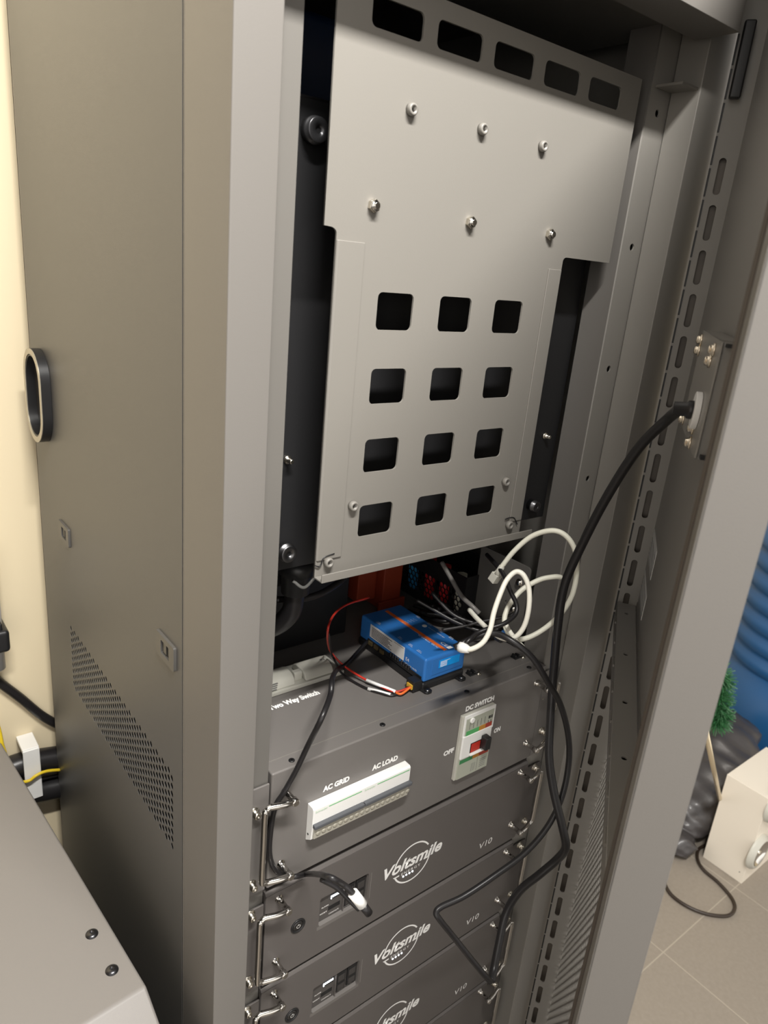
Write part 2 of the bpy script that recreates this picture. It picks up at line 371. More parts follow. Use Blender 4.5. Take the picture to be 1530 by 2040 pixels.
dbox(door, DW-0.018, DW, -0.0025, 0.0, DZ0, DZ1)                    # free edge lip
dbox(door, 0.0, DW, OO, 0.0, DZ1-0.002, DZ1); dbox(door, 0.0, DW, OO, 0.0, DZ0, DZ0+0.002)
dbox(door, DW-0.03, DW, OO, OO+0.002, DZ0, 1.26)
dbox(door, -0.016, 0.0, OO, OO+0.0015, DZ0, DZ1); dbox(door, -0.016, -0.0145, OO, -0.014, DZ0, DZ1)  # hinge-side flange added to keep light off the frame face
door = door.build('door', GREY, cab, 0.0012, 2)
dbox(MB(), DW-0.034, DW-0.0185, -0.0045, 0.0005, DZ0+0.02, DZ1-0.02).build('door_gasket', mat('gasket_foam', (0.085, 0.07, 0.06), 0.8), door)
dbox(MB(), 0.0, DW-0.004, OS-0.001, OS, 1.262, DZ1-0.003).build('inner_liner', INNR, door)  # inner skin as its own sheet, to take the brightened paint
# slotted hinge-side channel: its web faces the free edge
sl = [rrect(-0.0155, z-0.0195, -0.0075, z+0.0195, 0.0038) for z in [1.848-0.0499*k for k in range(34)]]
sheet('slotted_channel', [(0.0016, DZ0), (0.0016, DZ1), (OO, DZ1), (OO, DZ0)], sl, 0.0015, DP(0.006, 0, 0), DN, Z, INNR, door)
MB().obox(DP(-0.006, OS, DZ0), DD*0.002, DN*0.026, Z*2.0).build('channel_back', mat('channel_back_steel', (0.11, 0.095, 0.08), 0.4, 0.3, var=0.5, vscale=14), door)
nb = MB()
for k in range(60):
    z = 1.975-0.0335*k
    if z > 0.12: dbox(nb, 0.0065, 0.0075, -0.0005, 0.0016, z-0.015, z+0.015)
nb.build('channel_edge_gaps', BLKP, door)  # black strips painted in for the dark slotted gap along the channel
# perforated lower panel: rows of real slots
def perf_panel():
    s0, s1, z0, z1 = 0.006, DW-0.03, 0.09, 1.262; px, pz = 0.0130, 0.0088
    nx = int((s1-s0)/px); nz = int((z1-z0)/pz); me = MB(); vs = []; fs = []
    hx, hz = px*0.42, pz*0.27
    for j in range(nz):
        sh = px*0.5 if j % 2 else 0.0
        for i in range(nx):
            u0 = s0+i*px+sh; v0 = z0+j*pz; b = len(vs)
            cu, cv = u0+px/2, v0+pz/2
            inn = [(cu-hx, cv), (cu-hx*0.6, cv-hz), (cu+hx*0.6, cv-hz), (cu+hx, cv), (cu+hx*0.6, cv+hz), (cu-hx*0.6, cv+hz)]
            out = [(u0, cv), (u0, v0), (u0+px, v0), (u0+px, cv), (u0+px, v0+pz), (u0, v0+pz)]
            for lay in (OO+0.0005, OO+0.0017):
                for p in out+inn: vs.append(DP(p[0], lay, p[1]))
            for k in range(6):
                k2 = (k+1) % 6
                fs.append((b+k, b+k2, b+6+k2, b+6+k)); fs.append((b+12+k2, b+12+k, b+18+k, b+18+k2))
                fs.append((b+6+k, b+6+k2, b+18+k2, b+18+k))
    me.add(vs, fs); return me
perf_panel().build('perforated_panel', INNR, door)
# horizontal stiffener with holes in its upper face
BZ = dplane(1238, 1212, s=0.03)[2]
bh = [ngon(s, -0.0125, 0.0028, 12) for s in (0.045, 0.165, 0.275, 0.375, 0.465)]
bar = sheet('stiffener_bar', [(0.012, -0.0245), (DW-0.02, -0.0245), (DW-0.02, -0.0005), (0.012, -0.0005)], bh, 0.0015, DP(0, 0, BZ), DD, DN, INNR, door)
bu = MB(); dbox(bu, 0.012, DW-0.02, -0.018, -0.007, BZ-0.006, BZ-0.005); bu.build('bar_hole_dark', BLKP, door)  # black strip as painted shade inside the bar holes
b2 = MB(); dbox(b2, 0.012, DW-0.02, -0.002, -0.0005, BZ-0.024, BZ-0.0008); dbox(b2, 0.012, DW-0.02, OS, OS+0.0015, BZ-0.002, BZ+0.006); b2.build('bar_web', GREY, door)
for s in [0.05+0.06*k for k in range(8)]: dbox(MB(), s, s+0.02, -0.001, 0.001, BZ-0.006, BZ-0.003).build('bar_edge_tab', PLATE, door)
# rating labels stuck on the inner skin
for (p, q, ln) in (((1304, 1045), (1293, 1108), 0.05), ((1286, 1135), (1276, 1180), 0.05), ((1270, 1200), (1261, 1245), 0.05)):
    A = dplane(*p, o=OS); B = dplane(*q, o=OS); s1 = 0.105
    lb = MB(); dbox(lb, 0.012, s1, OS, OS+0.0006, B[2], A[2]); lb = lb.build('rating_label', PAPER, door)
    t = MB()
    for k in range(4): dbox(t, 0.014, s1-0.003, OS+0.0006, OS+0.0008, B[2]+0.004+k*0.007, B[2]+0.0055+k*0.007)
    t.build('label_print', mat('faint_print', (0.2, 0.2, 0.2), 0.6), lb)
hb = MB(); dbox(hb, 0.012, 0.022, -0.014, -0.002, 1.925, 2.0); hb.build('hinge_block', BLKP, door, 0.002, 2)
# cover box for the power inlet on the door
NT = dplane(1438, 678, o=-0.010); NBt = dplane(1382, 915, o=-0.010)
SN, ZA, ZB = NT[0], NT[2], NBt[2]; SF = SN-0.15
bk = MB()
dbox(bk, SF, SN, -0.0115, -0.010, ZB, ZA)
dbox(bk, SN-0.0015, SN, -0.026, -0.010, ZB, ZA)
dbox(bk, SF, SN+0.0, -0.026, -0.010, ZA-0.0015, ZA); dbox(bk, SF, SN-0.004, -0.026, -0.010, ZB, ZB+0.0015)
dbox(bk, SN, SN+0.012, -0.0265, -0.0250, ZB+0.003, ZA-0.003); dbox(bk, SN-0.003, SN+0.0025, -0.0118, -0.0100, ZB+0.001, ZA-0.001)
bk.build('inlet_bracket', INNR, door, 0.0008, 2)
bb = [(1389, 672), (1388, 695), (1421, 697), (1413, 719), (1379, 853), (1373, 882), (1361, 808), (1354, 820)]
for i, (px, py) in enumerate(bb):
    s, o, z = dplane(px, py, o=-0.009); s = min(max(s, SF+0.006), SN-0.004)
    m = MB(); c = DP(s, -0.010, z); m.lathe(c, c+DN*0.005, [(0, .0056), (.3, .0056), (.3, .0040), (.8, .0038), (1, .0024)], 14)
    m.build('gold_screw', mat('brass_screw', (0.95, 0.84, 0.68), 0.18, 1.0), door)
for px, py in ((1459, 703), (1410, 893)):
    s, o, z = dplane(px, py, o=-0.0235); c = DP(s, -0.0255, z)
    MB().lathe(c, c+DN*0.0045, [(0, .0040), (.5, .0037), (.85, .0022), (1, .0004)], 14).build('round_head_screw', PLATE, door)
for z in (ZA-0.0045, ZB+0.002): dbox(MB(), SN, SN+0.009, -0.0248, -0.0135, z, z+0.0025).build('bracket_gap', BLKP, door)
# plug in the inlet
cp = dplane(1388, 818, o=-0.008)
plug = thing('power_plug', 'pale grey oval flanged plug in the bracket on the door, black cable leaving it', 'plug', DP(cp[0], -0.010, cp[2]))
mm = MB(); c = DP(cp[0], -0.0098, cp[2]); mm.prism([(p[0], p[1]) for p in ngon(0, 0, 1, 20)], c, DD*0.014, Z*0.0155, DN*0.005); mm.build('plug_flange', WPL, plug, 0.0006, 2)
mm = MB(); mm.lathe(c+DN*0.003, c+DN*0.020, [(0, .0078), (.35, .0075), (.4, .006), (1, .005)], 16); mm.build('plug_boot', RUB, plug)

# ------------------------------------------------------------------ big vented mounting plate in the opening
mp = thing('mounting_plate', 'large light grey vented steel plate with twelve cut-outs hung in the upper opening', 'plate', (0.2225, 0.005, 1.42))
PYL = 0.005
def uv(px, py, y=PYL): p = PY(px, py, y); return (p.x, p.z)
zt = 1.933; zs = uv(668, 487)[1]+0.004; zn = uv(1212, 524)[1]; zb = uv(627, 1150)[1]; xl0, xr0 = uv(645, 440)[0], uv(1212, 524)[0]
xl1, xr1 = uv(668, 487)[0], uv(1117, 538)[0]
outl = [(xl0, zt), (xl0, zn+0.001), (xl0+0.008, zn+0.0005)] + [(xl1-0.0045+0.0045*math.sin(a), zn-0.0045+0.0045*math.cos(a)) for a in (0.3, 0.8, 1.2, 1.57)] + \
       [(xl1, zb), (xr1, zb), (xr1, zn-0.0045)] + [(xr1+0.0055-0.0055*math.cos(a), zn-0.0045+0.0045*math.sin(a)) for a in (0.4, 0.8, 1.2, 1.57)] + [(xr0, zn), (xr0, zt)]
ho = []
for (a_, b_, c_, d_) in ((752, 587, 823, 655), (876, 597, 937, 656), (984, 604, 1040, 660),
                       (739, 739, 806, 797), (859, 738, 919, 794), (966, 736, 1018, 788),
                       (726, 877, 791, 935), (843, 867, 902, 920), (947, 858, 999, 908),
                       (714, 1010, 777, 1060), (829, 990, 884, 1040), (930, 975, 981, 1018)):
    cx, cz = uv((a_+c_)/2, (b_+d_)/2); ho.append((cx, cz))
# regular grid fitted through the measured centres
for r in range(4):
    z_ = sum(h[1] for h in ho[3*r:3*r+3])/3
    for k in range(3):
        x_ = sum(ho[3*q+k][0] for q in range(4))/4
        ho[3*r+k] = (x_, z_)
HX, HZ = 0.0215, 0.0170
holes = [rrect(cx-HX, cz-HZ, cx+HX, cz+HZ, 0.005) for cx, cz in ho]
for k in range(5):
    cx = uv(795, 20)[0]+k*(uv(1205, 182)[0]-uv(795, 20)[0])/4; cz = 1.9075
    holes.append(rrect(cx-0.0270, cz-0.0110, cx+0.0270, cz+0.0110, 0.005))
sheet('plate', outl, holes, 0.002, (0, PYL, 0), X, Z, PLATE, mp)
fz0 = zb+0.018
MB().prism([(xl1, 0), (xl1+0.030, 0), (xl1+0.030, -0.0016), (xl1+0.0016, -0.0016)], (0, PYL-0.001, fz0), X, Y, Z*(zs-fz0)).build('side_flange', PLATE, mp, 0.0006, 2)
MB().prism([(xr1-0.0225, 0), (xr1, 0), (xr1-0.0016, -0.0016), (xr1-0.0225, -0.0016)], (0, PYL-0.001, fz0), X, Y, Z*(uv(1117, 538)[1]-fz0)).build('side_flange', PLATE, mp, 0.0006, 2)
lx1 = uv(1040, 1066)[0]
MB().prism([(PYL-0.001, zb+0.001), (PYL-0.001, zb-0.001), (PYL-0.0145, zb-0.001), (PYL-0.0145, zb+0.008), (PYL-0.0128, zb+0.008), (PYL-0.0128, zb+0.001)], (xl1, 0, 0), Y, Z, X*(lx1-xl1)).build('bottom_lip', PLATE, mp, 0.0006, 2)
for px, py in ((816, 219), (957, 258), (1077, 292), (700, 1006), (1004, 958), (651, 1118), (1011, 1044)):
    x_, z_ = uv(px, py); m = MB()
    m.lathe((x_, PYL-0.001, z_), (x_, PYL-0.0065, z_), [(0, .0052), (.55, .0052), (.8, .0050), (1, .0044), (1, .0027), (.1, .0025)], 20)
    so = m.build('threaded_standoff', PLATE, mp)
    MB().cyl((x_, PYL-0.001, z_), (x_, PYL-0.0018, z_), 0.0027, n=12).build('standoff_bore', BLKP, so)
for px, py in ((741, 410), (934, 443), (1092, 467)):
    x_, z_ = uv(px, py); m = MB()
    m.prism(ngon(x_, z_, 0.0058, 6, 0.4), (0, PYL-0.001, 0), X, Z, Y*-0.0042); nt_ = m.build('hex_nut', ZINC, mp, 0.0004, 2)
    MB().lathe((x_, PYL-0.005, z_), (x_, PYL-0.0085, z_), [(0, .0046), (.35, .0044), (.36, .0031), (.95, .003), (1, .0024)], 16).build('bolt_end', CHR, nt_)
for pp in ([(625, 1125), (632, 1127), (637, 1122), (640, 1112), (648, 1106), (663, 1101)], [(1003, 1033), (1012, 1030), (1020, 1030), (1024, 1036), (1027, 1043)]):
    MB().tube([(uv(a, b)[0], PYL-0.0028, uv(a, b)[1]) for a, b in pp], 0.0007, 6, True, 4).build('relief_slot', BLKP, mp)

# ------------------------------------------------------------------ black inverter behind the plate
inv = thing('inverter', 'black wall-type inverter with washered knobs behind the vented grey plate', 'inverter', (0.2225, 0.05, 1.41))
MB().box((0.0, 0.05, 1.409), (0.445, 0.053, 1.846)).build('backplate', BLK, inv, 0.0008, 2)
MB().box((0.03, 0.10, 1.36), (0.42, 0.33, 1.80)).build('housing', BLKP, inv, 0.008, 3)
for i, (px, py, r) in enumerate(((623, 260, .0108), (567, 1098, .0095), (1059, 1006, .0075))):
    p = PY(px, py, 0.047); m = MB()
    m.lathe((p.x, 0.05, p.z), (p.x, 0.037, p.z), [(0, r), (.35, r), (.36, r*1.05), (.6, r*1.05), (.61, r*.97), (.97, r*.95), (1, r*.88), (1, r*.30), (.4, r*.28)], 28)
    k = m.build('washer_knob', DSTEEL if i else mat('black_anodised', (0.09, 0.09, 0.095), 0.3, 0.8), inv)
    MB().cyl((p.x, 0.0395, p.z), (p.x, 0.0387, p.z), r*.3, n=12).build('knob_bore', BLKP, k)
for px, py in ((575, 917), (1088, 869)):
    p = PY(px, py, 0.047); m = MB()
    m.lathe((p.x, 0.05, p.z), (p.x, 0.040, p.z), [(0, .0042), (.2, .0042), (.21, .0026), (.9, .0026), (1, .0018)], 14); m.build('stud', ZINC, inv)
p = PY(590, 192, 0.05); MB().box((0.0, 0.0492, 1.8445), (0.42, 0.0505, 1.8462)).build('plate_edge', DSTEEL, inv)
# blue enamelled box edge glimpsed above the inverter
bl = thing('blue_casing', 'dark blue casing glimpsed above the black inverter at the left', 'casing', (0.12, 0.2, 1.86))
MB().box((0.06, 0.16, 1.86), (0.40, 0.40, 1.945)).build('casing_shell', mat('deep_blue_enamel', (0.003, 0.012, 0.04), 0.3), bl, 0.01, 3)

# ------------------------------------------------------------------ rack units
def rack_screw(x, y, z, parent, m=ZINC, r=.0052):
    mb = MB(); mb.lathe((x, y, z), (x, y-0.009, z), [(0, r*1.15), (.12, r*1.15), (.13, r*.82), (.8, r*.80), (1, r*.62), (1, r*.3), (.75, r*.25)], 16)
    s = mb.build('rack_screw', m, parent)
    MB().cyl((x, y-0.0069, z), (x, y-0.0066, z), r*.3, n=8).build('screw_recess', BLKP, s)
def pull_handle(parent, side, zt_, zb_):
    xp = 0.017 if side < 0 else 0.428; xb = -0.0155 if side < 0 else 0.4605; yt, yb2 = -0.022, -0.016
    m = MB(); R_ = 0.007
    pts = [(xp-side*0.003, yt, zt_), (xp+side*0.012, yt+0.002, zt_), (xb-side*R_, yb2, zt_), (xb-side*R_*.3, yb2, zt_-R_*.3), (xb, yb2, zt_-R_), (xb, yb2, (zt_+zb_)/2), (xb, yb2, zb_+R_), (xb-side*R_*.3, yb2, zb_+R_*.3), (xb-side*R_, yb2, zb_), (xp+side*0.012, yt+0.002, zb_), (xp-side*0.003, yt, zb_)]
    m.tube(pts, 0.0035, 14, True, 5); h = m.build('pull_handle', CHR, parent)
    for z_ in (zt_, zb_):
        q = MB(); q.lathe((xp, 0.0, z_), (xp, -0.0255, z_), [(0, .0052), (.08, .0052), (.1, .0036), (.72, .0034), (.74, .0046), (.95, .0046), (1, .0034)], 16); q.build('handle_post', CHR, h)
def ears(parent, z0, z1, m):
    MB().box((-0.0325, 0.0, z0), (-0.0015, 0.0025, z1)).build('mounting_ear', m, parent, 0.0006, 2)
    MB().box((0.4465, 0.0, z0), (0.4775, 0.0025, z1)).build('mounting_ear', m, parent, 0.0006, 2)

UZ0, UZ1 = 1.0435, 1.2
u = thing('distribution_unit', 'grey switch unit marked DC SWITCH and AC GRID, topmost of the rack modules', 'electrical unit', (0.2225, 0.1, UZ0))
ub = MB(); ub.box((0.0, -0.0015, UZ0), (0.445, 0.55, UZ1)); ub.build('chassis', UNIT, u, 0.0022, 3)
MB().box((0.0, 0.0175, UZ1), (0.445, 0.0185, UZ1+0.0004)).build('lid_seam', PLATE, u)
ears(u, UZ0, UZ1-0.012, UNIT)
for z_ in (1.1590, 1.0605): rack_screw(-0.019, 0.0, z_, u)
for z_ in (1.1760, 1.0830): rack_screw(0.4625, 0.0, z_, u)
pull_handle(u, -1, 1.1723, 1.0714); pull_handle(u, 1, 1.1768, 1.0752)
for px, py in ((581, 1515), (762, 1444), (930, 1378), (1054, 1330)):
    p = PZ(px, py, 1.2); mb = MB(); mb.lathe((p.x, p.y, 1.2), (p.x, p.y, 1.2012), [(0, .0036), (.7, .0034), (1, .0026)], 14); s = mb.build('lid_screw', BLKP, u)
    MB().box((p.x-.0018, p.y-.0004, 1.2012), (p.x+.0018, p.y+.0004, 1.2014)).box((p.x-.0004, p.y-.0018, 1.2012), (p.x+.0004, p.y+.0018, 1.2014)).build('screw_cross', DSTEEL, s)
for px, py in ((946, 1345), (1035, 1312)):
    p = PZ(px, py, 1.2); mb = MB(); mb.box((p.x-.009, p.y+.000, 1.2), (p.x+.004, p.y+.010, 1.2022)).box((p.x-.008, p.y+.001, 1.2022), (p.x-.005, p.y+.009, 1.206)).box((p.x-.001, p.y+.001, 1.2022), (p.x+.002, p.y+.009, 1.205)); c = mb.build('cable_anchor', BLKP, u, 0.0006, 2)
    MB().lathe((p.x+.006, p.y-.001, 1.2), (p.x+.006, p.y-.001, 1.2034), [(0, .0036), (.4, .0036), (1, .0016)], 14).build('anchor_screw', ZINC, c)
FY = -0.0015
def ftext(s, x0, x1, z0, h, parent=u, m=WHT, **k): return text(s, x1-x0, h, (x0, FY-0.0002, z0), X, Z, m, parent, **k)
ftext('AC GRID', .0672, .1040, 1.1475, .0078, bold=0.055)
ftext('AC LOAD', .1371, .1765, 1.1475, .0078, bold=0.055)
ftext('DC SWITCH', .2867, .3400, 1.1778, .0080, bold=0.055)
ftext('OFF', .2568, .2755, 1.1197, .0078, bold=0.055)
ftext('ON', .3509, .3640, 1.1202, .0078, bold=0.055)
a_, b_ = PZ(540, 1418, 1.2), PZ(642, 1386, 1.2)
text('Two Way Switch', b_.x-a_.x, 0.0125, (a_.x, a_.y-0.001, 1.2002), X, Y, WHT, u, bold=0.055)
# AC breaker block
ax0, ax1, az0, az1 = 0.0480, 0.1895, 1.0895, 1.1412
br = MB().prism([(FY, az1), (-0.0115, az1), (-0.0135, az1-0.002), (-0.0135, az0+0.024), (-0.0115, az0+0.0075), (-0.0095, az0+0.006), (FY, az0)], (ax0, 0, 0), Y, Z, X*(ax1-ax0)).build('ac_breaker_block', WPL, u, 0.0006, 2, label='white AC breaker block with long grey lever')
MB().box((ax0+0.0005, -0.0185, az0+0.0255), (ax0+0.0700, -0.0125, az0+0.0305)).build('breaker_lever', LEVER, br, 0.001, 2)
MB().box((ax0+0.0708, -0.0185, az0+0.0255), (ax1+0.0015, -0.0125, az0+0.0305)).build('breaker_lever', LEVER, br, 0.001, 2)
MB().box((ax0+0.002, -0.0150, az0+0.0095), (ax1-0.001, -0.0112, az0+0.0250)).build('terminal_cover', CLEAR, br, 0.001, 2)
tm = MB()
for k in range(18):
    x_ = ax0+0.0075+k*0.00775; tm.lathe((x_, -0.0150, az0+0.0165), (x_, -0.0162, az0+0.0165), [(0, .0032), (.5, .0029), (1, .0014)], 12)
tm.build('terminal_screws', mat('cloudy_terminal', (0.36, 0.34, 0.28), 0.2, coat=0.5), br)
MB().box((ax0+0.021, -0.0138, 1.1358), (ax0+0.067, -0.0135, 1.1366)).box((ax0+0.090, -0.0138, 1.1358), (ax1-0.002, -0.0135, 1.1366)).build('green_line', GRN, br)
for x_ in (ax0+0.003, ax0+0.071): text('Schneider', 0.016, 0.0028, (x_, -0.0137, 1.1345), X, Z, LGRN, br, 'small_lettering')
MB().cyl((ax0-0.0003, -0.006, az0+0.012), (ax0+0.0002, -0.006, az0+0.012), 0.0013, n=10).build('side_hole', BLKP, br)
# DC breaker
dx0, dx1, dz0, dz1 = 0.2785, 0.3390, 1.0745, 1.1755
db = MB().box((dx0, -0.0065, dz0), (dx1, FY, dz1)).build('dc_breaker', CPL, u, 0.0008, 2, label='cream DC breaker with red window and black toggle')
MB().box((dx0+0.003, -0.0085, dz1-0.036), (dx1, -0.0065, dz1-0.0)).build('upper_frame', WPL, db, 0.0006, 2)
MB().box((dx0+0.003, -0.0100, dz0+0.034), (dx1-0.003, -0.0065, dz0+0.0700)).build('toggle_housing', WPL, db, 0.0012, 2)
MB().box((dx0+0.006, -0.0089, dz1-0.0315), (dx1-0.003, -0.0085, dz1-0.005)).build('rating_card', PGRN, db)
gz = dz1-0.0312
MB().box((dx0+0.008, -0.0092, gz), (dx0+0.032, -0.0089, gz+0.007)).build('green_band', GRN, db)
MB().box((dx0+0.032, -0.0092, gz), (dx0+0.044, -0.0089, gz+0.007)).build('amber_band', mat('amber_print', (0.55, 0.25, 0.04), 0.4), db)
MB().box((dx0+0.044, -0.0092, gz), (dx1-0.0045, -0.0089, gz+0.007)).build('red_band', mat('brick_red_print', (0.40, 0.05, 0.03), 0.4), db)
MB().lathe((dx0+0.016, -0.0089, dz1-0.009), (dx0+0.016, -0.0108, dz1-0.009), [(0, .0042), (.8, .004), (1, .003)], 18).build('test_button', WPL, db)
lm = MB()
for k in range(5): lm.box((dx0+0.013+k*0.007, -0.0091, dz1-0.0225), (dx0+0.0135+k*0.007, -0.0089, dz1-0.012))
for (q, w_) in ((0.048, .004), (0.053, .0025)):
    lm.box((dx0+q, -0.0091, dz1-0.018), (dx0+q+w_, -0.0089, dz1-0.0135)).box((dx0+q, -0.0091, dz1-0.025), (dx0+q+.001, -0.0089, dz1-0.0205))
lm.build('card_print', INK, db)
MB().box((dx0+0.003, -0.0086, dz0+0.002), (dx1-0.0005, -0.0065, dz0+0.0335)).build('lower_card', PGRN, db)
gz = dz0+0.0265
MB().box((dx0+0.004, -0.0089, gz), (dx0+0.028, -0.0086, gz+0.0055)).build('green_band', mat('deep_green_print', (0.05, 0.24, 0.09), 0.4), db)
MB().box((dx0+0.028, -0.0089, gz), (dx0+0.040, -0.0086, gz+0.0055)).build('amber_band', MATS['amber_print'], db)
MB().box((dx0+0.040, -0.0089, gz), (dx1-0.002, -0.0086, gz+0.0055)).build('red_band', MATS['brick_red_print'], db)
lm = MB(); lm.box((dx0+0.0385, -0.0088, dz0+0.004), (dx0+0.039, -0.0086, dz0+0.025))
for k in range(4): lm.box((dx0+0.028+k*0.0022, -0.0088, dz0+0.006), (dx0+0.0284+k*0.0022, -0.0086, dz0+0.019))
for k in range(5): lm.box((dx0+0.044, -0.0088, dz0+0.007+k*0.003), (dx0+0.055, -0.0086, dz0+0.0078+k*0.003))
lm.build('card_print', MATS['faint_print'], db)
MB().box((dx0+0.019, -0.0104, dz0+0.0395), (dx0+0.049, -0.0100, dz0+0.0550)).build('toggle_slot', BLKP, db)
MB().box((dx0+0.0200, -0.0110, dz0+0.0405), (dx0+0.0370, -0.0104, dz0+0.0540)).build('red_window', REDP, db, 0.0005, 2)
MB().box((dx0+0.0370, -0.0215, dz0+0.0425), (dx0+0.0470, -0.0104, dz0+0.0620)).build('toggle', BLKP, db, 0.0018, 3, label='black toggle')
MB().prism([(-0.0100, dz0+0.0400), (-0.0135, dz0+0.0390), (-0.0135, dz0+0.0370), (-0.0100, dz0+0.0355)], (dx0+0.019, 0, 0), Y, Z, X*0.028).build('toggle_guard', WPL, db, 0.0006, 2)
MB().lathe((0.449, -0.002, 1.143), (0.449, -0.003, 1.143), [(0, .001), (1, .0005)], 8).build('paint_chip', ZINC, u)

# change-over switch on the lid
cs = thing('changeover_switch', 'cream two-way changeover switch lying on the unit lid behind its printed name', 'switch', (0.09, 0.15, 1.2))
MB().box((0.0, 0.1220, 1.2003), (0.178, 0.168, 1.2065)).build('switch_base', CPL, cs, 0.001, 2)
MB().prism([(0.124, 1.2065), (0.128, 1.214), (0.134, 1.2185), (0.150, 1.2195), (0.158, 1.215), (0.160, 1.2065)], (0.0, 0, 0), Y, Z, X*0.105).build('motor_cover', CPL, cs, 0.002, 3)
MB().prism([(0.124, 1.2065), (0.128, 1.214), (0.134, 1.2175), (0.150, 1.2185), (0.158, 1.214), (0.160, 1.2065)], (0.1195, 0, 0), Y, Z, X*0.0435).build('contact_cover', CPL, cs, 0.002, 3)
MB().prism([(0.131, 1.2065), (0.131, 1.2165), (0.133, 1.2185), (0.139, 1.2185), (0.142, 1.2065)], (0.1065, 0, 0), Y, Z, X*0.0115).build('switch_lever', CPL, cs, 0.0008, 2)
mb = MB()
for k in range(4): mb.box((0.066+k*0.001, 0.1237+k*0.0011, 1.2080+k*0.0021), (0.077+k*0.001, 0.1250+k*0.0011, 1.2086+k*0.0021))
mb.build('vent_slits', MATS['faint_print'], cs)
text('IN', 0.006, 0.004, (0.152, 0.140, 1.2186), X, Y, INK, cs, 'small_lettering')

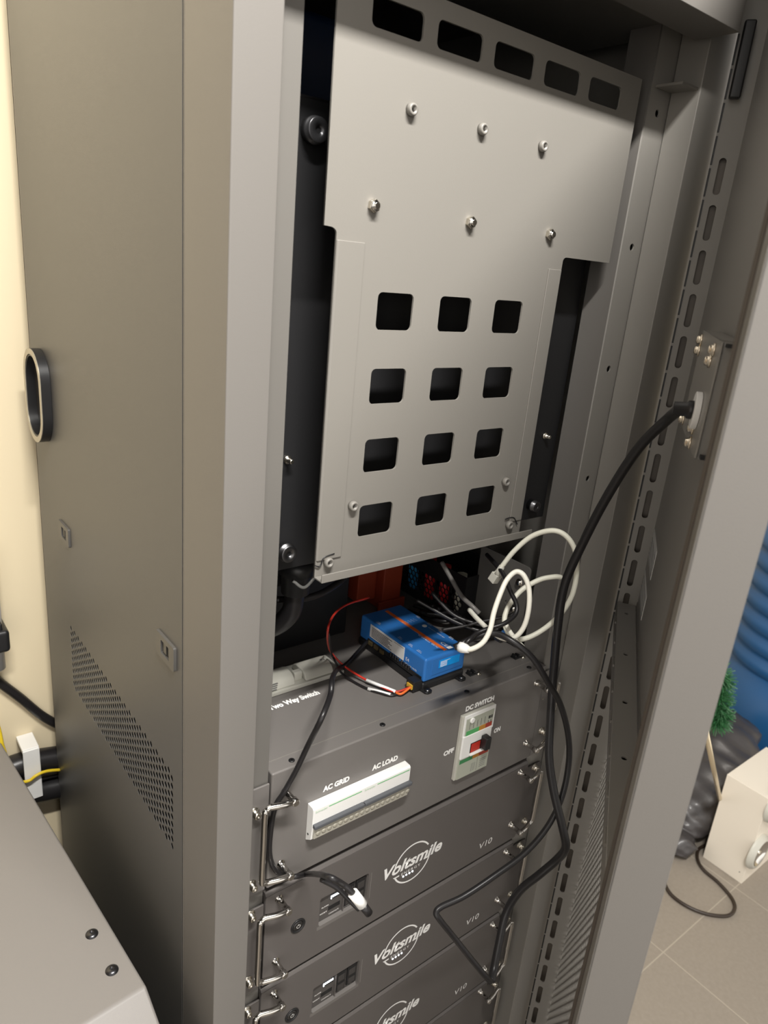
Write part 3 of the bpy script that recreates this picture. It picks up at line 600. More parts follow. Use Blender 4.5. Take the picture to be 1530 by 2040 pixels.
# ------------------------------------------------------------------ battery modules
BP = 0.1494; BZ1 = 1.0350
def make_battery():
    z1 = BZ1; z0 = z1-0.1412
    t = thing('battery_module', '', 'battery', (0.2225, 0.1, z0))
    # front with recessed display pocket
    MB().box((0.0, 0.004, z0), (0.445, 0.50, z1)).build('case', BATT, t, 0.0012, 2)
    rz = (0.0765, 0.9395, 0.1505, 0.984)
    fr = sheet('front_panel', rrect(0.0, z0, 0.445, z1-0.0040, 0.001, 1), [rrect(*rz, 0.003)], 0.004, (0, 0.0005, 0), X, Z, BATT, t)
    MB().prism([(0.006, z1), (0.0016, z1), (-0.0015, z1-0.0040), (0.006, z1-0.0042)], (0, 0, 0), Y, Z, X*0.445).build('top_edge', BATT, t, 0.0008, 3)
    MB().prism([(-0.0016, rz[1]-0.0055), (-0.0016, rz[1]), (0.0033, rz[1]+0.0012)], (rz[0]-0.002, 0, 0), Y, Z, X*(rz[2]-rz[0]+0.004)).build('pocket_sill', UNIT, t)
    MB().prism([(rz[2], 0.003), (rz[2]+0.005, -0.0017), (rz[2]-0.0002, -0.0005)], (0, 0, rz[1]), X, Y, Z*(rz[3]-rz[1]-0.002)).build('pocket_cheek', UNIT, t)
    ears(t, z0+0.001, z1-0.014, BATT)
    for z_ in (z1-0.018, z0+0.0225): rack_screw(-0.019, 0.0, z_, t); rack_screw(0.4625, 0.0, z_, t)
    pull_handle(t, -1, z1-0.0146, z0+0.0296); pull_handle(t, 1, z1-0.0121, z0+0.0320)
    # power button
    c = Vector((0.0459, -0.0015, 0.9613)); m = MB()
    m.lathe(c, c-Y*0.0016, [(0, .0100), (.7, .0100), (1, .0092), (1, .0078), (.3, .0076)], 28); pb = m.build('power_button', BLKP, t)
    m = MB(); m.lathe(c-Y*0.0004, c-Y*0.0012, [(0, .0066), (.8, .0064), (1, .0056), (1, .0046)], 24); m.build('button_ring', DSTEEL, pb)
    m = MB()
    for k in range(14):
        a1 = math.radians(60-300*k/14); a2 = math.radians(60-300*(k+1)/14); r0, r1 = .0022, .0027
        m.add([c+Vector((r*math.cos(a), -0.0016, r*math.sin(a))) for a, r in ((a1, r0), (a1, r1), (a2, r1), (a2, r0))], [(0,1,2,3)])
    m.box(c+Vector((-.0003, -.0017, .0008)), c+Vector((.0003, -.0015, .0032))); m.build('power_symbol', WHT, pb)
    # display pocket contents
    x0, zb_, x1, zt_ = rz; yb_ = 0.0038
    MB().box((x0, yb_-0.0002, zb_), (x1, yb_, zt_)).build('pocket_floor', mat('pocket_plate', (0.085, 0.078, 0.074), 0.45), t)
    m = MB()
    m.box((x0+0.0185, yb_-0.0004, zt_-0.0165), (x0+0.0365, yb_-0.0002, zt_-0.008)); m.box((x0+0.017, yb_-0.0006, zt_-0.0325), (x0+0.0345, yb_-0.0002, zt_-0.0265)); m.build('indicator_window', BLKP, t)
    m = MB()
    for k in range(6): m.box((x0+0.0195+k*0.0028, yb_-0.0009, zt_-0.0155+(0.0018 if k else 0)), (x0+0.0211+k*0.0028, yb_-0.0004, zt_-0.0105))
    m.build('charge_lights', LED, t)
    for j, xx in enumerate((x0+0.0395, x0+0.057)):
        q = MB().box((xx, yb_-0.0030, zb_+0.006), (xx+0.0145, yb_-0.0002, zt_-0.005)).build('network_socket', BLKP, t, 0.0005, 1)
        MB().box((xx+0.002, yb_-0.0034, zb_+0.0085), (xx+0.0125, yb_-0.003, zb_+0.018)).box((xx+0.002, yb_-0.0034, zb_+0.0235), (xx+0.0125, yb_-0.003, zb_+0.034)).build('socket_insert', mat('socket_dark_grey', (0.05, 0.046, 0.045), 0.35), q)
    MB().box((x0+0.0372, yb_-0.0036, zb_+0.002), (x0+0.0385, yb_-0.0002, zt_-0.002)).build('divider', BATT, t)
    for s_, xa, xb2, zz in (('ALARM', .006, .0165, .0210), ('RESET', .0045, .0150, .0115), ('CONTACT', .018, .033, .0050), ('CONSOLE', .040, .053, .0025), ('LINK', .059, .068, .0025)):
        text(s_, xb2-xa, 0.0021, (x0+xa, yb_-0.0005, zb_+zz), X, Z, WHT, t, 'small_lettering', bold=0.01)
    # ring logo with name
    lc = Vector((0.2255, FY-0.0004, 0.9617)); R0 = 0.0315
    m = MB()
    def arc(a0, a1, r0, r1, n=28, taper=0.0):
        vs = []; fs = []
        for k in range(n+1):
            a = math.radians(a0+(a1-a0)*k/n); w_ = (r1-r0)*(1-taper+taper*k/n)/2; rm = (r0+r1)/2
            vs += [lc+Vector(((rm-w_)*math.cos(a), 0, (rm-w_)*math.sin(a))), lc+Vector(((rm+w_)*math.cos(a), 0, (rm+w_)*math.sin(a)))]
        for k in range(n): fs.append((2*k, 2*k+1, 2*k+3, 2*k+2))
        m.add(vs, fs)
    arc(170, 32, R0-0.0016, R0+0.0008); arc(-158, -12, R0-0.0016, R0+0.0008)
    m.add([lc+Vector(v) for v in ((-.0325, 0, -.0105), (-.0215, 0, -.0105), (-.0215, 0, -.0130), (-.0300, 0, -.0130))], [(0,1,2,3)])
    m.add([lc+Vector(v) for v in ((.0210, 0, -.0045), (.0325, 0, -.0045), (.0310, 0, -.0070), (.0210, 0, -.0070))], [(0,1,2,3)])
    m.build('ring_logo', WHT, t)
    text('Voltsmile', 0.1035, 0.0195, (0.1758, FY-0.0003, 0.9560), X, Z, WHT, t, 'brand_lettering', shear=0.28, bold=0.030)
    text('ENERGY', 0.0335, 0.0044, (0.2075, FY-0.0003, 0.9478), X, Z, WHT, t, 'small_lettering', bold=0.006, spacing=1.35)
    m = MB()
    for k in range(4): q = Vector((0.2120+k*0.0054, FY, 0.9440)); m.cyl(q, q-Y*0.0004, 0.0014, n=12)
    m.build('logo_lights', LED, t)
    text('V10', 0.0270, 0.0105, (0.3612, FY-0.0003, 0.9122), X, Z, WHT, t, 'model_lettering', shear=0.12, bold=0.0)
    return t
bat0 = make_battery()
BL = ['dark grey battery module directly below the switch unit with a cable plugged in its display',
      'dark grey battery module second below the switch unit, beside the bend of the hanging cable',
      'dark grey battery module third below the switch unit, logo cut by the photo bottom',
      'dark grey battery module at the bottom right of the photo, lowest of the stack']
bats = []
for i in range(4):
    b = bat0 if i == 0 else copy_tree(bat0)
    b.location = (0.2225, 0.1, bat0.location.z-(BP*i if i else 0)); b['label'] = BL[i]; b['group'] = 'battery modules stacked in the rack'; bats.append(b)

# ------------------------------------------------------------------ blue controller on the lid
GX0, GX1, GY0, GY1 = 0.2440, 0.3165, 0.0390, 0.1800
gx = thing('energy_controller', 'small blue controller box with orange stripe sitting on the unit lid', 'controller', ((GX0+GX1)/2, (GY0+GY1)/2, 1.2))
MB().box((GX0-0.001, GY0-0.001, 1.2003), (GX1+0.001, GY1+0.001, 1.2115)).build('base_tray', BLKP, gx, 0.003, 3)
for px, py in ((858, 1380), (925, 1354)):
    p = PZ(px, py, 1.203); m = MB(); m.prism([(-.0075, .010), (-.006, -.004), (-.003, -.0065), (.003, -.0065), (.006, -.004), (.0075, .010)], (p.x, GY0-0.008+0.004, 1.2003), X, Y, Z*0.0026)
    f = m.build('foot', BLKP, gx, 0.0005, 2); MB().lathe((p.x, GY0-0.0055, 1.2029), (p.x, GY0-0.0055, 1.205), [(0, .0038), (.4, .0036), (1, .002)], 14).build('foot_screw', DSTEEL, f)
GT = 1.2462
MB().box((GX0, GY0, 1.2115), (GX1, GY1, GT)).build('housing', BLUE, gx, 0.0035, 4)
MB().box((GX0+0.012, GY0-0.0006, 1.2190), (GX1-0.005, GY0+0.0002, GT-0.003)).build('end_relief', BLUE, gx, 0.0005, 2)
MB().box((GX0+0.024, GY0-0.0012, 1.2270), (GX1-0.012, GY0-0.0006, 1.2385)).build('end_sticker', BLUE2, gx)
m = MB()
for k in range(6): m.box((GX0+0.026, GY0-0.0014, 1.2285+k*0.0015), (GX0+0.038+0.005*(k == 5), GY0-0.0012, 1.2290+k*0.0015))
m.build('sticker_print', WHT, gx)
cxm = GX0+0.0395
MB().box((cxm-0.0028, GY0+0.006, GT), (cxm+0.0028, GY1-0.008, GT+0.0003)).build('orange_stripe', ORNG, gx)
def gtext(s, x, y, w_, h, ang=90, m=WHT):
    a = math.radians(ang); return text(s, w_, h, (x, y, GT+0.0002), Vector((math.cos(a), math.sin(a), 0)), Vector((-math.sin(a), math.cos(a), 0)), m, gx, 'small_lettering')
gtext('victron energy', GX1-0.013, GY0+0.065, 0.034, 0.0024, -90)
gtext('Cerbo GX', cxm-0.0065, GY0+0.055, 0.040, 0.0024, -90); gtext('CE', cxm+0.006, GY0+0.024, 0.012, 0.0055, -90)
for k in range(5): gtext('Relay', GX0+0.036+k*0.0052, GY0+0.094, 0.007, 0.0016, -70)
for x_, y_, s_ in ((GX0+.004, .024, 'Power in'), (GX0+.004, .042, 'VE.Can'), (GX0+.004, .064, 'VE.Direct'), (GX0+.004, .112, 'USB'), (GX1-.006, .03, 'Ethernet'), (GX1-.006, .052, 'VE.Bus'), (GX1-.006, .075, 'HDMI'), (GX1-.006, .10, 'Tank')):
    gtext(s_, x_, GY0+y_, 0.009, 0.0018, -90); gtext(s_, x_+0.0028, GY0+y_, 0.007, 0.0014, -90)
MB().box((cxm+0.006, GY0+0.006, GT), (cxm+0.0135, GY0+0.0115, GT+0.0003)).build('print_block', WHT, gx)
m = MB(); m.lathe((GX1-0.0135, GY0+0.071, GT), (GX1-0.0135, GY0+0.071, GT+0.0003), [(0, .0036), (1, .0036)], 14); m.build('brand_mark', WHT, gx)
# left side: silver label, connectors
MB().box((GX0-0.0006, GY0+0.042, 1.2235), (GX0, GY0+0.117, 1.2425)).build('rating_label', PAPER, gx)
m = MB()
for k in range(7): m.box((GX0-0.0008, GY0+0.068+0.004*(k % 3), 1.2255+k*0.0022), (GX0-0.0006, GY0+0.113, 1.2264+k*0.0022))
m.box((GX0-0.0008, GY0+0.044, 1.2405), (GX0-0.0006, GY0+0.064, 1.2409)); m.build('label_print', INK, gx)
text('E4', 0.0065, 0.005, (GX0-0.0006, GY0+0.037, 1.2270), -Y, Z, WHT, gx, 'small_lettering')
text('10 R-06 4632', 0.024, 0.0024, (GX0-0.0006, GY0+0.038, 1.2215), -Y, Z, WHT, gx, 'small_lettering')
m = MB(); m.box((GX0-0.0012, GY0+0.004, 1.2130), (GX0, GY0+0.120, 1.2190)); m.build('socket_row', BLKP, gx)
m = MB()
for k in range(8): yk = GY0+0.026+k*0.0052+(0.003 if k > 3 else 0); m.box((GX0-0.0028, yk, 1.2175), (GX0, yk+0.0034, 1.2228))
m.build('terminal_pins', DSTEEL, gx, 0.0006, 2)
for k in range(3): MB().box((GX0-0.003, GY0+0.082+k*0.013, 1.2120), (GX0, GY0+0.090+k*0.013, 1.2175)).build('usb_socket', mat('dark_gold_contact', (0.20, 0.15, 0.07), 0.4, 0.6), gx)
pc = thing('wire_connector', 'black pluggable two-pole connector at the front left corner of the blue controller', 'connector', (GX0-0.008, GY0+0.008, 1.2))
MB().box((GX0-0.0155, GY0+0.0005, 1.2025), (GX0-0.0013, GY0+0.0155, 1.2165)).build('connector_body', BLKP, pc, 0.0008, 2)
MB().box((GX0-0.0175, GY0+0.002, 1.2060), (GX0-0.0155, GY0+0.012, 1.2120)).build('clamp_lever', mat('yellow_clamp', (0.7, 0.42, 0.05), 0.4), pc)

# ------------------------------------------------------------------ wire pair
S0 = Vector((GX0-0.0165, GY0+0.005, 1.2085))
redp = [S0, PZ(788, 1378, 1.205), PZ(757, 1367, 1.2055), PZ(725, 1352, 1.207), PZ(690, 1330, 1.212), PZ(668, 1310, 1.222), PZ(655, 1290, 1.235), PD(653, 1255, 0.86), PD(665, 1225, 0.90), PD(690, 1205, 0.94), PD(735, 1190, 0.98)]
blkp = [S0+Vector((0, 0.004, -0.002)), PZ(785, 1385, 1.203), PZ(757, 1380, 1.203), PZ(730, 1371, 1.203), PZ(700, 1355, 1.203), PZ(678, 1338, 1.208), PZ(668, 1318, 1.22), PZ(660, 1300, 1.232), PD(655, 1262, 0.88)]
wr = cable('red_wire', redp, 0.0014, REDP, 'thin red wire looping from the blue controller back into the dark rack', 'wire')
wb = cable('black_wire', blkp, 0.0014, RUB, 'thin black wire beside the red one, leading to the blue controller', 'wire')
def sleeve(a, b, r, m, parent, name='white_sleeve'): MB().cyl(a, b, r, n=12).build(name, m, parent)
sleeve(PZ(788, 1378, 1.205), PZ(730, 1355, 1.2068), 0.0022, WHT, wr); sleeve(PZ(778, 1384, 1.2032), PZ(733, 1372, 1.2032), 0.0022, WHT, wb)
MB().tube([S0, PZ(800, 1382, 1.2055), PZ(789, 1380, 1.205)], 0.0016, 8).build('orange_tip', ORNG, wr)

# ------------------------------------------------------------------ clutter behind the lid
ob = thing('fuse_cover', 'orange-red plastic busbar cover standing in shadow behind the blue controller', 'cover', (0.36, 0.25, 1.2))
MB().box((0.335, 0.245, 1.2003), (0.372, 0.285, 1.29)).build('cover_block', REDORG, ob, 0.002, 2); MB().box((0.298, 0.262, 1.215), (0.334, 0.292, 1.285)).build('side_block', REDORG, ob, 0.002, 2)
MB().box((0.325, 0.240, 1.2005), (0.378, 0.2449, 1.218)).build('foot_plate', REDORG, ob, 0.001, 2)
jb = thing('junction_box', 'black terminal box marked OUT and L1 AC IN behind the changeover switch', 'box', (0.09, 0.25, 1.2))
MB().box((0.0, 0.215, 1.2003), (0.245, 0.235, 1.345)).build('box_shell', BLK, jb, 0.002, 2)
p0, p1 = PY(545, 1318, 0.2148), PY(628, 1292, 0.2148)
text('OUT   L1 AC IN', 0.112, 0.0075, (p0.x, 0.2146, p0.z-0.002), X, Z, mat('grey_print', (0.55, 0.55, 0.53), 0.5), jb, bold=0.01)
cyl = thing('cable_gland', 'big black threaded cable gland hanging under the left end of the inverter', 'gland', (0.06, 0.09, 1.34))
c0 = PY(590, 1145, 0.085); MB().lathe((c0.x, 0.085, 1.40), (c0.x, 0.085, 1.36), [(0, .019), (.4, .020), (.42, .017), (1, .016)], 24).build('gland_nut', BLKP, cyl)
c1 = MB(); c1.tube([(c0.x, 0.085, 1.362), (c0.x-0.001, 0.092, 1.33), (c0.x-0.010, 0.12, 1.30), (c0.x-0.020, 0.160, 1.285), (c0.x-0.020, 0.203, 1.280)], 0.0115, 16); c1.build('thick_cable', RUB, cyl)
m = MB(); m.tube([(c0.x-.016, 0.066, 1.385), (c0.x-.002, 0.064, 1.375), (c0.x+.014, 0.066, 1.385)], 0.0018, 8); m.build('zip_tie', mat('clear_tie', (0.22, 0.22, 0.21), 0.2), cyl)
cable('black_cable', [PD(548, 1195, .85), PD(600, 1193, .87), PD(640, 1182, .88), PD(675, 1160, .9), PD(700, 1135, .92)], 0.0042, RUB, 'black cable sagging in shadow under the left half of the vented plate')
# hexagonal vent grille with coloured wires showing behind it
ga, gb = PX(812, 1135, 0.415), PX(905, 1200, 0.415)
vg = thing('vent_box', 'black sheet-metal box with hexagonal vent holes in the depth of the rack', 'box', (0.43, 0.25, 1.2))
hx = []
uu = [(gb.y-0.02), (ga.y+0.03)]; ymin, ymax = min(uu), max(uu); zc = (ga.z+gb.z)/2
pitch = 0.0090; k = 0
z_ = zc-0.019
while z_ < zc+0.019:
    y_ = ymin+0.008+(pitch*0.5 if k % 2 else 0)
    while y_ < ymax-0.008: hx.append(ngon(y_, z_, 0.0043, 6, math.pi/6)); y_ += pitch
    z_ += pitch*0.866; k += 1
sheet('hex_grille', [(ymin, zc-0.045), (ymax, zc-0.045), (ymax, zc+0.045), (ymin, zc+0.045)], hx, 0.001, (0.415, 0, 0), Y, Z, BLK, vg)
MB().box((0.4156, ymin, zc-0.045), (0.50, ymin+0.002, zc+0.045)).box((0.4156, ymax-0.002, zc-0.045), (0.50, ymax, zc+0.045)).box((0.498, ymin, zc-0.045), (0.50, ymax, zc+0.045)).build('box_walls', BLK, vg)
def rod(a, b, r, m, name, label): 
    t = thing(name, label, 'wire', a); MB().cyl(a, b, r, n=14).build('sheath', m, t); return t
for (f0, mname, cc, lab) in ((0.80, 'blue_insulation', (0.05, 0.40, 0.80), 'blue'), (0.55, 'red_insulation', (0.8, 0.03, 0.04), 'red'), (0.34, 'red_insulation', (0.8, 0.03, 0.04), 'second red'), (0.12, 'cream_insulation', (0.95, 0.92, 0.75), 'cream')):
    y_ = ymin+(ymax-ymin)*f0
    rod((0.428, y_, zc-0.04), (0.428, y_+0.004, zc+0.04), 0.0085, mat(mname, cc, 0.4), 'insulated_conductor', lab+' insulated conductor glimpsed through the hexagonal vent holes')
cable('grey_cable', [PD(880, 1120, .98), PD(900, 1155, .97), PD(920, 1188, .96), PD(940, 1207, .95), PD(955, 1222, .95)], 0.0030, mat('grey_sheath', (0.17, 0.16, 0.15), 0.4), 'grey cable slanting through the dark gap right of the hexagonal vents')
for i, (pp, r) in enumerate((([(830, 1195), (865, 1215), (900, 1235), (935, 1250), (975, 1262)], .0022), ([(860, 1180), (900, 1222), (940, 1240), (985, 1252), (1010, 1262)], .0022), ([(880, 1255), (920, 1248), (960, 1238), (1000, 1230), (1030, 1222)], .002))):
    cable('black_cable', [PD(a, b, 0.93-0.004*i) for a, b in pp], r, RUB, ['thin black cable in the tangle nearest the hexagonal vents', 'middle thin black cable of the tangle behind the blue controller', 'thin black cable of the tangle running just behind the blue controller towards the right'][i])
TL = ['looping low over the lid', 'highest of the tangle', 'flat on the lid rear', 'ending near the white plug', 'bent towards the terminal block', 'slack between grille and blue controller', 'straight towards the right post', 'buried lowest in the heap']
rg = random.Random(5)
for i in range(8):
    x0 = 812+i*12; pts = [PZ(x0, 1212+rg.uniform(-8, 10), 1.212+0.004*i)]
    for k in range(1, 6): pts.append(PZ(x0+k*(34-i)+rg.uniform(-8, 8), 1214+k*9+rg.uniform(-12, 12), 1.208+0.0035*((i+k) % 5)))
    cable('tangled_cable', pts, 0.0026+0.0004*(i % 3), RUB, 'black cable of the dark tangle behind the blue controller, '+TL[i], 'cable', 'black cables tangled behind the controller')
# shelf angle fixed inside the right post
sa = thing('shelf_angle', 'dark grey screwed angle plate inside the right post beside the white cable loops', 'bracket', (0.442, 0.07, 1.2))
sheet('angle_plate', rrect(0.052, 1.203, 0.150, 1.330, 0.006), [ngon(0.085, 1.262, 0.004, 10), ngon(0.100, 1.30, 0.004, 10)], 0.0025, (0.442, 0, 0), Y, Z, GREYI, sa)
for px, py in ((1035, 1161), (1023, 1213)):
    p = PX(px, py, 0.4405); m = MB(); m.lathe(p, p-X*0.005, [(0, .0062), (.2, .0062), (.22, .0045), (.8, .0043), (1, .003), (1, .0015)], 16); s = m.build('pan_screw', ZINC, sa)
    MB().cyl(p-X*0.0045, p-X*0.0052, 0.0016, n=8).build('screw_recess', BLKP, s)
tb = thing('terminal_block', 'black terminal block with blue part in the cable tangle at the right', 'terminal', PD(1000, 1255, .92))
p = PD(1003, 1258, .93); MB().box(p-Vector((.010, .006, .012)), p+Vector((.010, .006, .004))).build('block_body', BLKP, tb, 0.002, 2); MB().box(p+Vector((-.012, -.008, .0)), p+Vector((-.005, -.0061, .008))).build('blue_clamp', BLUE, tb, 0.001, 2)

# ------------------------------------------------------------------ white network cables
c1p = [PD(925, 1292, .815), PD(940, 1293, .812), PD(962, 1280, .81), PD(976, 1255, .81), PD(984, 1220, .812), PD(996, 1185, .815), PD(1010, 1155, .82), PD(1028, 1139, .825), PD(1044, 1147, .825), PD(1054, 1175, .825), PD(1053, 1215, .825), PD(1043, 1250, .83), PD(1025, 1270, .835), PD(1003, 1272, .84), PD(980, 1259, .85), PD(955, 1237, .87), PD(935, 1215, .90)]
nc = cable('network_cable', c1p, 0.0029, CABW, 'white network cable plugged into the blue controller, making the tall narrow loop', 'cable', sub=7)
q = PD(934, 1294, .815); a = PD(915, 1288, .818); b = PD(935, 1295, .813)
MB().lathe(a, b, [(0, .0058), (.3, .0062), (.6, .0056), (1, .0038)], 8).build('network_plug', WPL, nc)
c2p = [PD(986, 1145, .90), PD(1000, 1128, .895), PD(1025, 1097, .885), PD(1060, 1068, .875), PD(1100, 1057, .865), PD(1128, 1068, .865), PD(1146, 1098, .87), PD(1149, 1140, .875), PD(1140, 1185, .88), PD(1118, 1222, .885), PD(1085, 1252, .885), PD(1050, 1271, .88), PD(1025, 1272, .875), PD(1010, 1256, .875), PD(1005, 1232, .88), PD(1015, 1205, .885), PD(1040, 1175, .89), PD(1075, 1155, .895), PD(1105, 1149, .90), PD(1118, 1150, .905)]
nc2 = cable('network_cable', c2p, 0.0031, mat('old_white_sheath', (0.85, 0.84, 0.72), 0.42), 'white network cable arching highest, with its plug hanging behind the plate corner', 'cable', sub=7)
a = PD(990, 1140, .90); b = PD(984, 1150, .905); c = PD(987, 1158, .905)
MB().lathe(PD(1000, 1128, .895), PD(990, 1146, .90), [(0, .0036), (1, .0050)], 12).build('plug_boot', CPL, nc2)
MB().lathe(PD(991, 1143, .90), PD(981, 1158, .905), [(0, .0075), (1, .0075)], 4, False).build('network_plug', CPL, nc2, 0.001, 2)
cable('network_cable', [PD(1008, 1245, .875), PD(1018, 1262, .868), PD(1030, 1277, .862), PD(1042, 1290, .858)], 0.0028, CABW, 'short end of white network cable passing behind the loops near the lid')

# ------------------------------------------------------------------ black cables
R6 = PY(1098, 1400, -0.05)
kA = [DP(cp[0], 0.004, cp[2]), PD(1330, 835, .70), PD(1272, 893, .74), PD(1212, 985, .78), PD(1162, 1080, .82), PD(1125, 1165, .845), PD(1111, 1250, .865), PD(1103, 1340, .885), PD(1096, 1440, .905), PD(1094, 1510, .92), PD(1104, 1580, .935), PD(1121, 1650, .95), PD(1127, 1688, .965), PD(1110, 1712, .985), PD(1075, 1742, 1.0), PD(1035, 1775, 1.02), PD(1008, 1820, 1.04), PD(994, 1880, 1.05), PD(985, 1925, 1.055), PD(979, 1955, 1.05)]
cable('power_cable', kA, 0.0050, RUB, 'thick black cable sweeping from the plug on the door down the right post', 'cable', sub=8)
kB = [PD(905, 1290, .83), PD(950, 1268, .835), PD(985, 1262, .835), PD(1020, 1277, .83), PD(1060, 1310, .835), PD(1092, 1360, .85), PD(1117, 1405, .88), PD(1132, 1465, .91), PD(1133, 1520, .93), PD(1120, 1585, .945), PD(1092, 1645, .955), PD(1045, 1700, .96), PD(985, 1745, .96), PD(925, 1785, .955), PD(880, 1806, .955), PD(869, 1818, .955), PD(876, 1832, .96), PD(905, 1868, .985), PD(940, 1912, 1.01), PD(965, 1942, 1.03), PD(977, 1955, 1.045)]
cable('power_cable', kB, 0.0036, RUB, 'black cable bent into a sharp corner in front of the second battery module', 'cable', sub=8)
kC = [PD(970, 1105, .93), PD(1000, 1140, .89), PD(1018, 1180, .865), PD(1029, 1205, .855), PD(1026, 1225, .85), PD(1005, 1242, .84), PD(975, 1252, .835), PD(950, 1262, .83), PD(935, 1275, .82), PD(922, 1288, .82)]
cable('black_cable', kC, 0.0027, RUB, 'black cable crossing over the white loops to the right side of the blue controller')
kD = [PZ(740, 1270, 1.214), PZ(715, 1297, 1.210), PZ(692, 1322, 1.212), PZ(672, 1334, 1.222), PD(662, 1352, .800), PD(658, 1385, .775), PD(640, 1432, .750), PY(615, 1482, -.022), PY(590, 1535, -.014), PY(566, 1578, -.0085), PY(549, 1606, -.0062), PY(540, 1650, -.0058), PY(537, 1700, -.0058), PY(547, 1731, -.0062), PY(567, 1745, -.0085), PY(590, 1746, -.014), PY(615, 1741, -.019), PD(650, 1745, .757), PD(685, 1763, .765), PD(705, 1781, .772)]
dc = cable('signal_cable', kD, 0.0030, RUB, 'black cable falling from the lid behind the left handle into the top battery display', 'cable', sub=8)
a, b = PD(703, 1779, .771), PD(722, 1803, .781)
MB().lathe(a, b, [(0, .0052), (1, .0052)], 18).build('white_sleeve', WPL, dc)
MB().lathe(b, b+(b-a).normalized()*0.012, [(0, .0044), (1, .0040)], 14).build('cable_end', RUB, dc)
MB().tube([PD(640, 1752, .775), PD(670, 1768, .785), PD(695, 1792, .792), PD(716, 1812, .795)], 0.0026, 10).build('second_core', RUB, dc)

# ------------------------------------------------------------------ left side: wall fittings and grey box
YW = 0.62
def cl(px, py, y): return PY(px, py, y)
cable('wall_cable', [cl(-30, 1335, .612), cl(0, 1360, .612), cl(40, 1390, .612), cl(80, 1423, .612), cl(112, 1442, .611), cl(135, 1450, .612)], 0.0075, RUB, 'black cable running down the cream wall, upper of those beside the cabinet')
cable('conduit_cable', [cl(-10, 1545, .596), cl(30, 1527, .596), cl(60, 1518, .596), cl(90, 1513, .596), cl(118, 1509, .596), cl(150, 1506, .596)], 0.0205, RUB, 'very thick black printed cable on the wall, upper one held in the white clamp')
cable('conduit_cable', [cl(20, 1592, .596), cl(60, 1578, .596), cl(90, 1572, .596), cl(118, 1566, .596), cl(150, 1562, .596)], 0.0215, RUB, 'very thick black cable on the wall, lower one held in the white clamp')
clp = thing('cable_clamp', 'white plastic wall clamp holding the two thick black cables', 'clamp', cl(60, 1540, 0.62))
pa, pb = cl(50, 1502, .575), cl(76, 1587, .575)
MB().box((pa.x-0.004, .572, pb.z), (pa.x+0.022, .5745, pa.z+0.006)).box((pa.x-0.004, .5745, pa.z+0.0), (pa.x+0.022, .6195, pa.z+0.008)).build('clamp_bar', WPL, clp, 0.002, 2)
cable('earth_wire', [cl(25, 1560, .560), cl(56, 1556, .562), cl(72, 1545, .562), cl(90, 1537, .565), cl(115, 1534, .57), cl(140, 1534, .58)], 0.0026, YEL, 'yellow earth wire crossing in front of the white wall clamp', 'wire')
cable('earth_wire', [cl(-18, 1410, .55), cl(-6, 1440, .55), cl(0, 1462, .55), cl(4, 1482, .55), cl(10, 1500, .55)], 0.0030, YEL, 'yellow and green earth wire at the left border of the photo above the grey box', 'wire')
pg = thing('conduit_gland', 'black pipe clamp around a pale conduit at the left border', 'pipe fitting', cl(-10, 1290, .6))
g0 = cl(-8, 1215, .585); g1 = cl(-6, 1330, .585)
MB().cyl((g0.x-0.008, .585, 1.26), (g0.x-0.008, .585, g1.z), 0.0145, n=24).build('conduit', mat('pale_conduit', (0.5, 0.5, 0.5), 0.35), pg)
MB().box((g0.x-0.03, .560, cl(0, 1288, .585).z), (g0.x+0.012, .6195, cl(0, 1245, .585).z)).build('clamp_body', BLKP, pg, 0.006, 3)
MB().box((g0.x-0.03, .566, cl(0, 1248, .585).z), (g0.x+0.004, .6195, cl(0, 1232, .585).z)).build('clamp_ear', BLKP, pg, 0.003, 2)
# neighbouring grey box with sloped front
ZB_ = 0.95; Q1 = PZ(0, 1474.5, ZB_); Q2 = PZ(292, 1963, ZB_); ey = (Q1-Q2).normalized(); ex = Vector((-ey.y, ey.x, 0))
GBX = mat('grey_box_paint', (0.20, 0.187, 0.175), 0.45, 0, 0.1, 1400)
gb_ = thing('grey_enclosure', 'grey steel enclosure with a sloping front, lower left in front of the cabinet', 'enclosure', (Q2.x-0.2, Q2.y+0.2, 0))
MB().prism([(0, ZB_), (0.545, ZB_), (0.545, 0.0), (-0.14, 0.0), (-0.14, ZB_-0.10)], (Q2.x, Q2.y, 0), ey, Z, ex*0.60).build('case', GBX, gb_, 0.0035, 3)
for px, py in ((183, 1861), (223, 1933)):
    p = PZ(px, py, ZB_); m = MB(); m.lathe(p, p+Z*0.0030, [(0, .0072), (.3, .0070), (.8, .0045), (1, .0022), (1, .0018), (.2, .0016)], 20); m.build('button_screw', mat('black_oxide', (0.07, 0.07, 0.075), 0.28, 0.9), gb_)

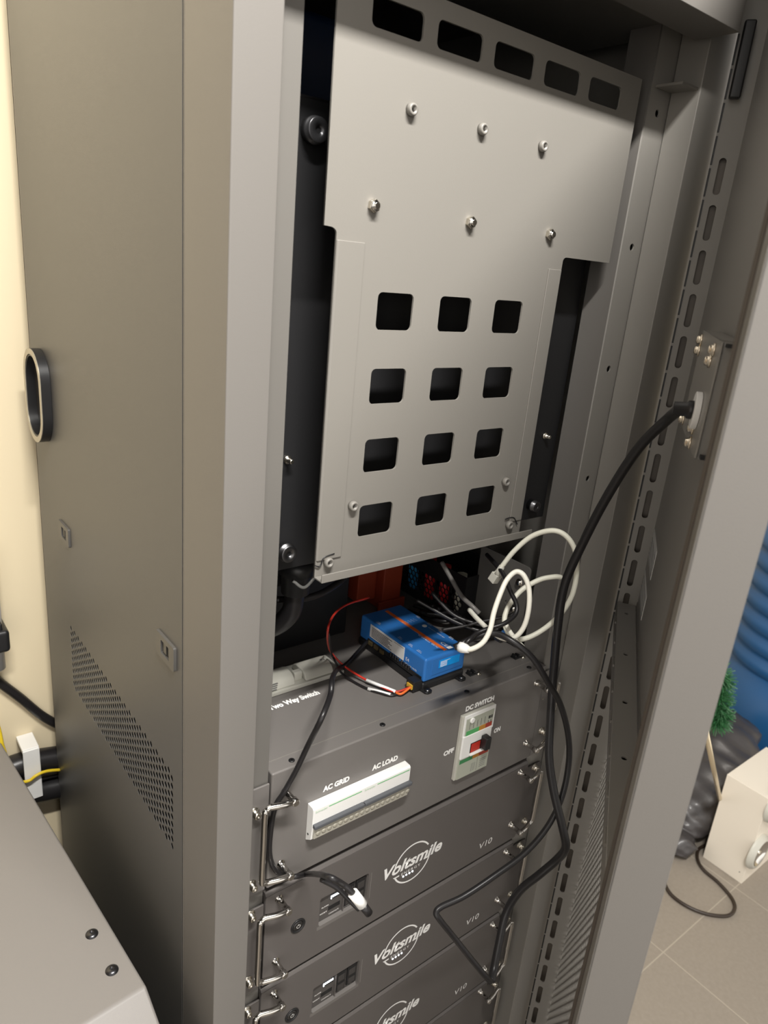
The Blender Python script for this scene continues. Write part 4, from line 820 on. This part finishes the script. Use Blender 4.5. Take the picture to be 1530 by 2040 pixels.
# ------------------------------------------------------------------ things on the floor at the right
# white twin spotlight box
SX, SY0, SY1, SH = 1.751, 0.060, 0.189, 0.325
sp = thing('spotlight_box', 'white double spotlight housing standing on the tiled floor at the right border', 'light fitting', (SX+0.12, 0.12, 0))
WBX = mat('white_enamel', (0.80, 0.74, 0.64), 0.4)
MB().box((SX, SY0, 0.0), (SX+0.26, SY1, SH)).build('housing', WBX, sp, 0.001, 2)
for cx_, cz_ in [(lambda q: (q.x, q.z))(PY(px, py, SY0)) for px, py in ((1505, 1694), (1540, 1602))]:
    c = Vector((cx_, SY0, cz_)); m = MB()
    m.lathe(c, c-Y*0.018, [(0, .058), (.5, .058), (.55, .054), (.8, .054), (.85, .050), (1, .050), (1, .043)], 36, True, False); r_ = m.build('lamp_ring', CPL, sp)
    m = MB(); m.lathe(c-Y*0.0175, c+Y*0.0, [(0, .0435), (.3, .040), (.6, .030), (1, .008)], 36, True, False); m.build('reflector', CHR, r_)
    MB().cyl(c-Y*0.002, c-Y*0.016, 0.008, n=14).build('lamp_cap', ZINC, r_)
MB().cyl((SX-0.0002, 0.075, 0.035), (SX+0.0002, 0.075, 0.035), 0.002, n=8).build('paint_spot', DSTEEL, sp)
# floor cable
fc = [PZ(1460, 1668, .006), PZ(1437, 1660, .006), PZ(1410, 1656, .006), PZ(1385, 1658, .006), PZ(1350, 1670, .006)]
BRC = mat('brown_black_cable', (0.03, 0.02, 0.014), 0.4)
cable('lamp_cable', fc, 0.0045, BRC, 'short dark cable between the black bag and the white spotlight box')
fl = [PZ(1440, 1677, .006), PZ(1412, 1682, .006), PZ(1392, 1692, .006), PZ(1390, 1712, .006), PZ(1402, 1733, .006), PZ(1430, 1757, .006), PZ(1455, 1785, .006), PZ(1464, 1805, .006), PZ(1458, 1820, .006), PZ(1440, 1825, .006), PZ(1405, 1820, .006), PZ(1370, 1806, .006), PZ(1340, 1785, .006), PZ(1325, 1762, .006), PZ(1318, 1735, .006)]
cable('lamp_cable', fl, 0.0050, BRC, 'dark cable curling in a long loop on the tiled floor')
# blue ribbed barrel
BRr = 0.29; _t = PZ(1420, 1412, 0.03); _h = Vector((_t.x-CAM.x, _t.y-CAM.y, 0)).normalized(); bc = Vector((_t.x, _t.y, 0))+Vector((_h.y, -_h.x, 0))*BRr
brm = mat('blue_barrel_plastic', (0.010, 0.085, 0.235), 0.4, 0, 0.05, 200)
bt = thing('blue_barrel', 'large blue ribbed plastic barrel standing behind the white spotlight box', 'barrel', (bc.x, bc.y, 0))
prof = [(0, .95), (.02, .98), (.36, 1.0)]
for k in range(7):
    z_ = 0.36+k*0.078; prof += [(z_, 1.0), (z_+0.008, 1.045), (z_+0.05, 1.045), (z_+0.058, 1.0)]
prof += [(1.0, 1.0)]
m = MB(); m.lathe((bc.x, bc.y, 0.0), (bc.x, bc.y, 1.0), [(t_, r_*BRr) for t_, r_ in prof], 72); m.build('barrel_body', brm, bt)
_q = PZ(1500, 1560, 0)
pl = thing('brown_board', 'flat dark brown board lying on the floor between the white spotlight box and the barrel', 'board', (_q.x+0.3, _q.y+0.1, 0))
MB().box((_q.x+0.06, _q.y-0.20, 0.0), (_t.x-0.22, _q.y+0.17, 0.035)).build('board_body', mat('brown_wood', (0.075, 0.048, 0.035), 0.6, 0, 0.2, 80, var=0.3), pl, 0.004, 2)
# black refuse bag: crumpled long sack
def bag():
    P0, P1 = PZ(1420, 1420, .12), PZ(1345, 1690, .05)
    pts = [PZ(1425, 1440, .20), PZ(1415, 1490, .17), PZ(1400, 1540, .13), PZ(1382, 1590, .10), PZ(1366, 1630, .07), PZ(1356, 1660, .045), PZ(1352, 1680, .04), PZ(1348, 1704, .012)]
    P = catmull(pts, 10); m = len(P); n = 48; vs = []
    rad = [.15, .175, .165, .13, .09, .042, .055, .03]
    for i, p in enumerate(P):
        f = i/(m-1)*(len(rad)-1); k = min(int(f), len(rad)-2); r = rad[k]+(rad[k+1]-rad[k])*(f-k)
        t = (P[min(i+1, m-1)]-P[max(i-1, 0)]).normalized(); u_ = t.cross(Z).normalized(); v_ = u_.cross(t)
        for q in range(n):
            a = 2*math.pi*q/n
            wr_ = 1+0.045*math.sin(5*a+i*0.5)+0.035*math.sin(i*1.1+2.2*math.sin(a*2))+random.uniform(-.02, .02)
            pt = p+(u_*math.cos(a)+v_*math.sin(a)*0.62)*r*wr_; pt.z = max(pt.z, 0.002+0.004*random.random()); vs.append(pt)
    fs = [(j*n+i, j*n+(i+1) % n, (j+1)*n+(i+1) % n, (j+1)*n+i) for j in range(m-1) for i in range(n)]
    fs += [tuple(range(n-1, -1, -1)), tuple((m-1)*n+i for i in range(n))]
    M_ = MB(); M_.add(vs, fs, True); return M_
bm_ = bag(); BAGM = mat('black_bag_film', (0.05, 0.046, 0.047), 0.42, 0, 1.0, 22, coat=0.15)
bo = bm_.build('refuse_bag', BAGM); tag(bo, 'crumpled black plastic refuse bag lying on the floor behind the open door', 'bag')
# garland
gr = thing('pine_garland', 'green artificial pine garland on the black bag beside the blue barrel', 'garland', PZ(1440, 1430, .45))
gp = [PZ(1425, 1330, .62), PZ(1438, 1360, .55), PZ(1430, 1395, .50), PZ(1436, 1425, .45), PZ(1425, 1445, .42)]
GP = catmull(gp, 10); MB().tube(GP, 0.004, 6, False).build('stem', mat('dark_green_stem', (0.01, 0.03, 0.012), 0.6), gr)
vs = []; fs = []
for i in range(1500):
    p = GP[random.randrange(len(GP))]; d = Vector((random.gauss(0,1), random.gauss(0,1), random.gauss(0,1))).normalized(); l = random.uniform(.025, .055)
    sd = d.orthogonal().normalized()*0.0018; b_ = len(vs); vs += [p-sd, p+sd, p+d*l+sd*.6, p+d*l-sd*.6, p+d.cross(sd.normalized())*0.0018, p+d*l]; fs += [(b_, b_+1, b_+2, b_+3), (b_+4, b_+1, b_+5), (b_, b_+4, b_+5)]
MB().add(vs, fs).build('needles', mat('green_needles', (0.03, 0.13, 0.045), 0.45), gr)
# slim metal rod leaning over the bag
ra, rb = PD(1404, 1448, 1.83), PZ(1440, 1620, 0.05)
ln = thing('metal_rod', 'slim brass-coloured metal rod leaning over the black bag', 'rod', rb)
MB().cyl(ra, rb, 0.0065, n=14).build('rod', mat('satin_brass', (0.72, 0.62, 0.44), 0.3, 0.8), ln)
m = MB(); m.lathe(rb-Z*0.049, rb-Z*0.02, [(0, .03), (.5, .03), (1, .012)], 20); m.build('rod_foot', DSTEEL, ln)
